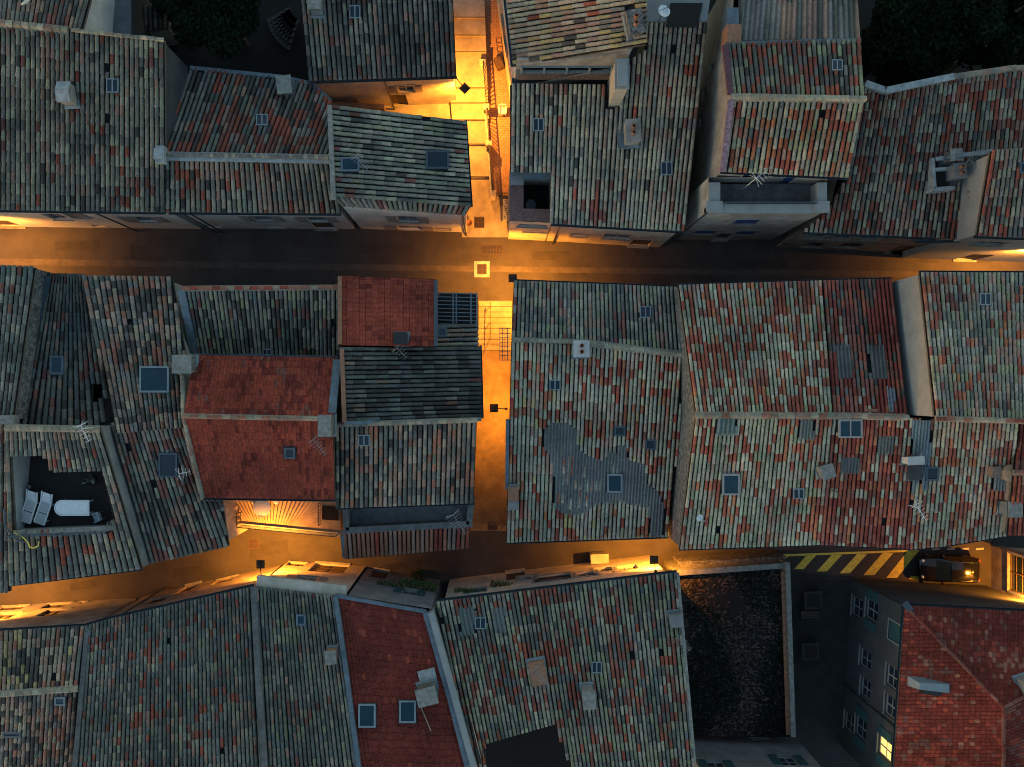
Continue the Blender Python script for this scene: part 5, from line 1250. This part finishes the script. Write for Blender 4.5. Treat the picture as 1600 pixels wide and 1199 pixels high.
t = local(thing('garden_chair', P(158, 806, TZ), 'pale blue round-backed chair at the table end by the terrace railing', 'chair', rz=-1.2)); chair_mesh(t, FRAMEB)
t = local(thing('potted_plant', P(146, 750, TZ), 'dark potted plant with a few pale leaves on the sunken roof terrace', 'plant'))
m = MB(); m.lathe((0, 0, 0), [(.22, 0), (.3, .4), (.33, .42), (.28, .38), (.0, .36)], 14); m.build('pot', IRON, t)
m = MB()
for k in range(18):
    an = R.uniform(0, 6.3); l = R.uniform(.25, .45); d = Vector((math.cos(an), math.sin(an), R.uniform(.2, .8))); s_ = Vector((-math.sin(an), math.cos(an), 0)) * .07; c = Vector((0, 0, .4))
    g = .25 if k < 4 else .03
    m.face([c + d * .05, c + d * l * .6 + s_, c + d * l, c + d * l * .6 - s_], (g, g * 1.2, g))
m.build('foliage', LEAF, t)
t = thing('garden_hose', r_m4.at(50, 835, .2), 'yellow hose hanging over the tiles below the sunken terrace', 'hose')
m = MB(); m.path([r_m4.at(x, y_, .28) for x, y_ in ((28, 832), (40, 838), (48, 846), (51, 854), (57, 855), (64, 852), (65, 845))], .035, 6); m.build('hose_coil', YEL, t)
t = thing('bucket', P(46, 761, TZ), 'small pale bucket by the terrace side wall above the loungers', 'bucket')
m = MB(); q_ = P(46, 761, TZ); m.lathe((q_.x, q_.y, TZ), [(.1, 0), (.14, .28), (.12, .28), (.09, .04), (.0, .04)], 14); m.build('body', FRAMEB, t)
# dining terrace
t = local(thing('round_table', P(414, 791, DZ), 'round white table glowing on the lamp-lit dining terrace', 'table'))
m = MB(); m.lathe((0, 0, .7), [(.0, .04), (.52, .04), (.55, .02), (.55, 0), (.0, 0)], 32); m.build('tabletop', WHITEP, t)
m = MB(); m.lathe((0, 0, 0), [(.25, 0), (.25, .03), (.05, .08), (.05, .7)], 14); m.build('pedestal', WHITEP, t)
ch1 = local(thing('terrace_stool', P(400, 782, DZ), 'white stool left of the round table, half under the eaves', 'stool', 'stools at the round white table'))
m = MB(); m.lathe((0, 0, .42), [(.0, .04), (.19, .04), (.2, .0), (.0, .0)], 18); m.build('seat', WHITEP, ch1)
for k in range(4): an = k * math.pi / 2 + .78; m = MB(); m.bar((.12 * math.cos(an), .12 * math.sin(an), .42), (.18 * math.cos(an), .18 * math.sin(an), 0), .035); m.build('leg', WHITEP, ch1)
c2 = copy_tree(ch1); c2.location = P(434, 782, DZ); c2['label'] = 'white stool right of the round table, half under the eaves'

# ------------------------------------------------------------------ aerials and dishes
def aerial(label, rf, px, py, h_, rot, n=8, L=1.0, m=None, big=1.0):
    b = rf.at(px, py, -.1) if hasattr(rf, 'at') else Vector(rf)
    t = local(thing('tv_aerial', b, label, 'aerial', 'rooftop television aerials', rot))
    q = MB(); q.tube((0, 0, 0), (0, 0, h_), .022, 6); q.build('mast', m or ALU, t)
    q = MB(); q.bar((-.25 * L, 0, h_ - .05), (.85 * L, 0, h_ - .05), .028)
    for k in range(n):
        x = -.2 * L + 1.0 * L * k / (n - 1); w = (.34 - .2 * k / n) * big; q.tube((x, -w, h_ - .04), (x, w, h_ - .04), .011, 5)
    for s_ in (-1, 1): q.bar((-.22 * L, s_ * .05, h_ - .05), (-.3 * L, s_ * .32 * big, h_ + .25), .015); q.bar((-.3 * L, s_ * .32 * big, h_ - .3), (-.22 * L, 0, h_ - .05), .015)
    q.build('antenna', m or ALU, t)
    return t
aerial('thin aerial beside the blue hatch on the crosswise-tiled corner house', r3, 566, 258, 1.4, -.9, 7, .9)
aerial('bright white aerial over the balcony of the tall house with blue shutters', Vector(P(1160, 296, 8.0)), 0, 0, 3.0, .7, 6, 1.0, WHITEP, 1.3)
aerial('grille aerial beside the stack at the right end of the upper street, upper of two', r8, 1500, 262, 1.3, -.7, 9, .9)
aerial('long comb aerial leaning beside the grey side wall, lower of two at the right', r8, 1504, 312, 1.1, -1.1, 11, 1.2)
aerial('pale drooping aerial on the ridge above the roof-terrace loungers', r_m4, 148, 668, 1.5, -1.1, 5, .9, WHITEP)
aerial('little white aerial beside the dark hatch on the bent brown roof', r_m3s, 290, 738, .8, .2, 4, .6, WHITEP)
aerial('aerial with crossed rods near the chimney on the red plain-tiled slope', r_m6s, 500, 690, 1.2, -.9, 7, 1.0)
aerial('large pale aerial at the corner of the grey walled terrace', Vector(P(716, 797, 4.4)), 0, 0, 3.4, -1.0, 9, 1.2, None, 1.4)
aerial('tangled aerial among the loose clay tiles on the large green and red roof', r_m10 if False else rs6, 838, 1040, 1.4, -.9, 9, 1.1)
aerial('small aerial by the whitewashed stack above the walled yard', rs6, 1056, 992, 1.2, -.8, 8, .9)
aerial('branched aerial by the stack between pale and dark red tiles', r_r3s, 1296, 765, 1.2, -1.0, 5, 1.1, WOODB)
aerial('white aerial low on the dark red lower slope beside the sheeting strip', r_r4s, 1421, 790, 1.1, -1.0, 6, 1.0, WHITEP)
aerial('bent aerial by the black chimney below the bright red roof', r_m9, 626, 548, 1.0, -.8, 5, .7)
t = local(thing('roof_pole', rs4.at(655, 1100, -.1), 'bare pale pole leaning beside the right roof window of the dark red roof', 'pole')); m = MB(); m.tube((0, 0, 0), (.75, -.9, 1.5), .03, 8); m.build('mast', ALU, t)
def dish(label, b, h_, rot, r_=.42, tilt=.6):
    t = local(thing('satellite_dish', b, label, 'satellite dish', 'satellite dishes', rot))
    q = MB(); q.tube((0, 0, 0), (0, 0, h_), .03, 8); q.build('mast', ALU, t)
    q = MB(); M = Matrix.Translation(Vector((0, 0, h_))) @ Matrix.Rotation(tilt, 4, 'Y')
    rings = [[M @ Vector((r_ * a * math.cos(2 * math.pi * k / 24), r_ * .9 * a * math.sin(2 * math.pi * k / 24), .12 * a * a + o)) for k in range(24)] for a, o in ((.02, 0), (.4, 0), (.75, 0), (1, 0), (1, -.02), (.5, -.03), (.02, -.03))]
    q.grid(rings, closed=True); d = q.build('dish', WHITEP, t)
    q = MB(); q.bar(M @ Vector((-r_ * .9, 0, .1)), M @ Vector((0, 0, .5)), .025); q.box(M @ Vector((0, 0, .5)), (.09, .09, .1)); q.build('receiver', FRAMEB, t)
dish('pale satellite dish on a long arm above the far left dark slope', P(66, 22, 8.6), 1.4, 2.3, .42, 1.0)
dish('satellite dish at the top edge beside the dark roof opening', P(1030, 32, 9.5), 1.0, 0.2, .36, .35)
dish('small white dish low on the pale flecked slope near the rubble gable', P(1088, 806, 7.7), .5, -.6, .22, .5)
# dark roof opening at the top
t = house('dark open loft terrace with a grey rim behind the sage-tiled house', 1068, 20, 'loft_opening', 'outbuilding')
slabpx(t, [(1004, 34), (1105, 34), (1115, -50), (1004, -50)], 9.5, 1.0, GREYFLAT, 'rim')
slabpx(t, [(1040, 42), (1090, 42), (1098, 5), (1048, 5)], 9.62, .12, FLOORD, 'opening')

# ------------------------------------------------------------------ yard things
YGREY = mat('weathered_board', (.045, .047, .047), .9, 2, .4)
def tabl(label, px, py, s_, rz):
    t = local(thing('garden_table', P(px, py, .01), label, 'table', 'square tables in the dark yard', rz))
    m = MB(); m.box((0, 0, .72), (s_, s_, .05)); m.build('tabletop', YGREY, t)
    m = MB(); m.box((0, 0, .75), (s_ * .72, s_ * .72, .02)); m.build('inlay', FLOORD, t)
    for x in (-1, 1):
        for y_ in (-1, 1): m = MB(); m.bar((x * s_ * .42, y_ * s_ * .42, .7), (x * s_ * .44, y_ * s_ * .44, 0), .06); m.build('leg', ROUGHCON, t)
tabl('square grey table nearest the lower street in the dark yard', 1264, 934, 1.15, .03); tabl('square grey table with an inlaid top in the middle of the dark yard', 1260, 1013, 1.1, .02)
t = thing('garden_bench', P(1262, 960, .01), 'low dark bench between the two square tables in the yard', 'bench')
q_ = P(1262, 958, 0); m = MB()
for k in range(4): m.box((q_.x, q_.y - .18 + .12 * k, .42), (1.2, .09, .04))
m.build('seat', WOODB, t)
for s_ in (-1, 1): m = MB(); m.box((q_.x + s_ * .5, q_.y, .2), (.08, .4, .4)); m.build('leg', WOODB, t)

# ------------------------------------------------------------------ parked car
def car():
    c = P(1474, 886, 0); t = local(thing('parked_car', c, 'black compact car parked beyond the yellow hatching, lamp glinting on its roof', 'car', rz=math.pi - .02))
    # local +x = front.  length 3.75, width 1.66
    sec = [(-1.86, .60, .40, .78, .0), (-1.80, .76, .30, .95, .0), (-1.55, .82, .22, .98, 1.0), (-.9, .83, .2, .98, 1), (.0, .83, .2, .96, 1), (.8, .83, .2, .92, 1), (1.3, .81, .22, .84, 1), (1.68, .74, .28, .72, 0), (1.86, .58, .38, .60, 0)]
    m = MB(); rings = []
    for x, w, zb, zt_, _ in sec:
        pr = []
        for k in range(20):
            an = 2 * math.pi * k / 20; cx_, sx_ = math.cos(an), math.sin(an)
            e = .38; yy = math.copysign(abs(cx_) ** e, cx_) * w; zz = (zb + zt_) / 2 + math.copysign(abs(sx_) ** e, sx_) * (zt_ - zb) / 2
            pr.append(Vector((x, yy, zz)))
        rings.append(pr)
    m.grid(rings, closed=True); m.face(rings[0]); m.face(rings[-1]); m.build('body', CARP, t)
    # cabin: glass band with roof panel
    def ring(x, w, z, n=16): return None
    prof = [(-1.72, .66, .93), (-1.45, .64, 1.36), (-1.1, .62, 1.46), (-.4, .62, 1.48), (.15, .61, 1.42), (.85, .66, .9)]
    g = MB(); lo = [(-1.74, .93), (-1.5, .95), (-1.1, .95), (-.4, .94), (.2, .93), (.95, .89)]
    hi = [(-1.5, 1.30), (-1.42, 1.36), (-1.1, 1.42), (-.4, 1.43), (.12, 1.38), (.22, 1.33)]
    g.grid([[Vector((x, -.75 + (0.02 if 0 < i < 5 else .08), z)) for i, (x, z) in enumerate(lo)], [Vector((x, -.62, z)) for x, z in hi], [Vector((x, .62, z)) for x, z in hi], [Vector((x, .75 - (0.02 if 0 < i < 5 else .08), z)) for i, (x, z) in enumerate(lo)]], smooth=False)
    g.face([(-1.74, -.67, .93), (-1.74, .67, .93), (-1.5, .62, 1.30), (-1.5, -.62, 1.30)]); g.face([(.95, .67, .89), (.95, -.67, .89), (.22, -.62, 1.33), (.22, .62, 1.33)])
    g.build('window', GLASS, t)
    r_ = MB(); tp = [(-1.52, .60, 1.33), (-1.38, .62, 1.40), (-1.1, .62, 1.45), (-.6, .62, 1.475), (-.2, .62, 1.465), (.1, .61, 1.415), (.2, .59, 1.37)]
    r_.grid([[Vector((x, w * y_, z - .05 * abs(y_) ** 3)) for y_ in (-1, -.9, -.6, -.2, .2, .6, .9, 1)] for x, w, z in tp])
    for s_ in (-1, 1):
        r_.bar((.2, s_ * .6, 1.34), (.93, s_ * .7, .9), .06, .05); r_.bar((-.5, s_ * .625, 1.42), (-.5, s_ * .74, .94), .07, .03); r_.bar((-1.45, s_ * .61, 1.34), (-1.62, s_ * .7, .94), .14, .05)
    r_.build('roof', CARP, t)
    for x in (-1.2, 1.18):
        for s_ in (-1, 1):
            w = MB(); w.tube((x, s_ * .62, .3), (x, s_ * .84, .3), .3, 20); wo = w.build('wheel', TYRE, t); w = MB(); w.tube((x, s_ * .83, .3), (x, s_ * .855, .3), .19, 14); w.build('rim', ALU, wo)
    for s_ in (-1, 1):
        w = MB(); w.lathe((1.66, s_ * .52, .66), [(.0, .08), (.08, .06), (.13, .0), (.0, -.02)], 12); w.build('headlight', WHITEP, t)
        w = MB(); w.box((-1.8, s_ * .6, .85), (.1, .2, .16)); w.build('tail_light', REDL, t)
        w = MB(); w.box((.55, s_ * .9, .95), (.12, .2, .12), top=.8); w.bar((.58, s_ * .74, .92), (.56, s_ * .86, .93), .04); w.build('mirror', CARP, t)
    return t
car()

# ------------------------------------------------------------------ plants, trees
def leaves(mb, c, rx, ry, rz, n, size, cols, shell=.5):
    for k in range(n):
        v = Vector((R.gauss(0, 1), R.gauss(0, 1), R.gauss(0, 1))).normalized() * (shell + (1 - shell) * R.random()) if R.random() > .25 else Vector((R.uniform(-.6, .6), R.uniform(-.6, .6), R.uniform(-.6, .6)))
        p = Vector((c[0] + v.x * rx, c[1] + v.y * ry, c[2] + v.z * rz))
        a = Vector((R.gauss(0, 1), R.gauss(0, 1), R.gauss(0, .6))).normalized(); b = a.cross(Vector((R.gauss(0, .4), R.gauss(0, .4), 1))).normalized()
        s_ = size * R.uniform(.6, 1.4); cl = R.choice(cols); g = R.uniform(.6, 1.35)
        mb.face([p - a * s_, p - b * s_ * .5, p + a * s_, p + b * s_ * .5], tuple(x * g for x in cl))
def tree(label, px, py, z, r_, n):
    c = P(px, py, z); t = thing('tree', (c.x, c.y, 0), label, 'tree', 'dark garden trees behind the houses')
    tr = MB(); tr.tube((c.x, c.y, 0), (c.x, c.y, z * .6), .28, 10, .18)
    for k in range(6):
        an = k * 1.05 + R.random(); tr.tube((c.x, c.y, z * .5), (c.x + math.cos(an) * r_ * .6, c.y + math.sin(an) * r_ * .6, z + R.uniform(-.6, .8)), .11, 7, .03)
    tr.build('trunk', TRUNK, t)
    mb = MB(); nb = 16
    for k in range(nb):
        an = R.uniform(0, 6.3); d = math.sqrt(R.random()) * r_ * .78; rr_ = r_ * R.uniform(.26, .42)
        zc = z + (r_ * .55) * (1 - (d / r_) ** 2) + R.uniform(-.7, .5)
        leaves(mb, (c.x + math.cos(an) * d, c.y + math.sin(an) * d, zc), rr_, rr_, rr_ * .7, int(n * 1.5) // nb, .17, [(.007, .016, .006), (.011, .021, .009), (.005, .011, .005), (.007, .014, .010)])
    mb.build('crown', LEAF, t)
tree('round dark tree in the garden court left of the dark tiled house', 345, 18, 5.0, 3.0, 6500)
tree('dark tree close behind the tall house with the blue shutters', 1402, 48, 5.5, 3.2, 6500)
tree('dark tree above the whitewashed ridge at upper right', 1478, 24, 6.0, 3.2, 6500)
tree('dark tree in the far upper right corner', 1570, 36, 5.0, 3.4, 6500)
tree('low dark tree between the whitewashed ridge and the far corner tree', 1535, 74, 4.0, 2.4, 4500)
tree('low dark bushy tree pressed against the tall house above the whitewashed ridge', 1378, 92, 3.6, 2.0, 3500)
tree('half-hidden dark tree at the top edge beside the grey annexe', 285, -30, 4.6, 2.4, 4000)
# garden steps in the court
gs = MB()
for k in range(5):
    for j in range(8):
        a0 = math.pi + .25 + j * .12; r0 = 2.6 - k * .38; c = P(478, 20, 0); 
        gs.box((c.x + r0 * math.cos(a0) * .9, c.y + r0 * math.sin(a0), .12 + .16 * k), (.36, .34, .3), a0, (.05, .05, .05))
tag(gs.build('garden_steps', TINT), 'curved grey garden steps in the dark court beside the tree', 'steps')
def flowerbox(label, px, py, z, w, n, flowers=True, name='flower_box'):
    c = P(px, py, z); t = thing(name, c, label, 'flower box', 'planted window boxes on the lower street')
    m = MB(); m.box((c.x, c.y, z), (w, .26, .24), -.15, top=1.1); m.build('box', CLAY, t)
    m = MB()
    for k in range(max(2, int(w / .25))):
        x = c.x - w / 2 + w * (k + .5) / max(2, int(w / .25)); leaves(m, (x, c.y - (x - c.x) * .15 + .08, z + .22), .26, .3, .22, n, .055, [(.05, .10, .03), (.08, .14, .04), (.035, .07, .025), (.09, .13, .05)])
        if flowers: leaves(m, (x, c.y - (x - c.x) * .15 + .08, z + .34), .24, .28, .14, 5, .035, [(.6, .5, .5), (.55, .2, .25), (.6, .55, .3)])
    m.build('foliage', LEAF, t)
flowerbox('long leafy flower box with small pink blooms below the teal shutters', 612, 916, 3.4, 1.6, 60)
flowerbox('dense leafy flower box hanging beneath the teal-shuttered window', 655, 914, 3.2, 2.2, 90)
flowerbox('low trailing green window box under the green and red flecked roof', 735, 926, 3.6, 1.8, 60, False)
flowerbox('thin green window box at the left end of the stone-framed windows', 785, 915, 3.4, 1.4, 50, False)
t = thing('potted_shrub', P(655, 898, 0), 'dark bushy shrub in a round terracotta pot in the shadow below the flower boxes', 'plant')
m = MB(); q_ = P(655, 896, 0); m.lathe((q_.x, q_.y, 0), [(.22, 0), (.32, .45), (.35, .47), (.3, .42), (.0, .4)], 14); m.build('pot', CLAY, t)
m = MB(); leaves(m, (q_.x, q_.y, .85), .5, .5, .5, 420, .06, [(.03, .06, .025), (.05, .09, .03)]); m.build('foliage', LEAF, t)
# overhead cable
t = thing('overhead_cable', P(740, 890, 4.5), 'thin black cable slung across the foot of the middle alley', 'cable')
m = MB(); a = P(722, 897, 4.5); b = P(791, 818, 4.3); m.path([a.lerp(b, k / 10) - Vector((0, 0, .5 * math.sin(math.pi * k / 10))) for k in range(11)], .018, 5); m.build('wire', IRON, t)

# ------------------------------------------------------------------ sky, sun, camera
w = bpy.data.worlds.new('World'); scene.world = w; w.use_nodes = True
nt = w.node_tree; bg = nt.nodes['Background']
sk = nt.nodes.new('ShaderNodeTexSky'); sk.sky_type = 'NISHITA'; sk.sun_disc = False
SUN_EL, SUN_ROT = math.radians(2.0), math.radians(250)
sk.sun_elevation = SUN_EL; sk.sun_rotation = SUN_ROT; sk.altitude = 200; sk.air_density = 1.0; sk.dust_density = .4; sk.ozone_density = 1.5
mx = nt.nodes.new('ShaderNodeMix'); mx.data_type = 'RGBA'; mx.blend_type = 'MULTIPLY'; mx.inputs[0].default_value = 1.0; mx.inputs[7].default_value = (.99, 1.0, 1.0, 1)
nt.links.new(sk.outputs[0], mx.inputs[6]); nt.links.new(mx.outputs[2], bg.inputs[0]); bg.inputs[1].default_value = .15
sd = bpy.data.lights.new('sun', 'SUN'); sd.energy = .012; sd.angle = math.radians(25); sd.color = (1, .9, .8)
so = bpy.data.objects.new('sun', sd); COL.objects.link(so)
so.rotation_euler = (math.pi / 2 - SUN_EL, 0, math.pi - SUN_ROT)
cd = bpy.data.cameras.new('camera'); cam = bpy.data.objects.new('camera', cd); COL.objects.link(cam)
cam.location = (0, 0, H); cam.rotation_euler = (0, 0, 0)
cd.sensor_fit = 'HORIZONTAL'; cd.sensor_width = 36; cd.lens = F / 1600 * 36; cd.shift_x = (800 - CX) / 1600; cd.shift_y = (CY - 599.5) / 1600; cd.clip_end = 1000; cd.clip_start = .5
scene.camera = cam
vs = scene.view_settings; scene.display_settings.display_device = 'sRGB'
vs.view_transform = 'Standard'; vs.look = 'None'; vs.exposure = 2.52; vs.gamma = 1.0
scene.render.engine = 'CYCLES'; scene.cycles.filter_width = 1.0
cy = scene.cycles; cy.use_denoising = True; cy.max_bounces = 6; cy.diffuse_bounces = 3; cy.glossy_bounces = 2; cy.transmission_bounces = 1; cy.caustics_reflective = False; cy.caustics_refractive = False
cy.sample_clamp_indirect = 4.0
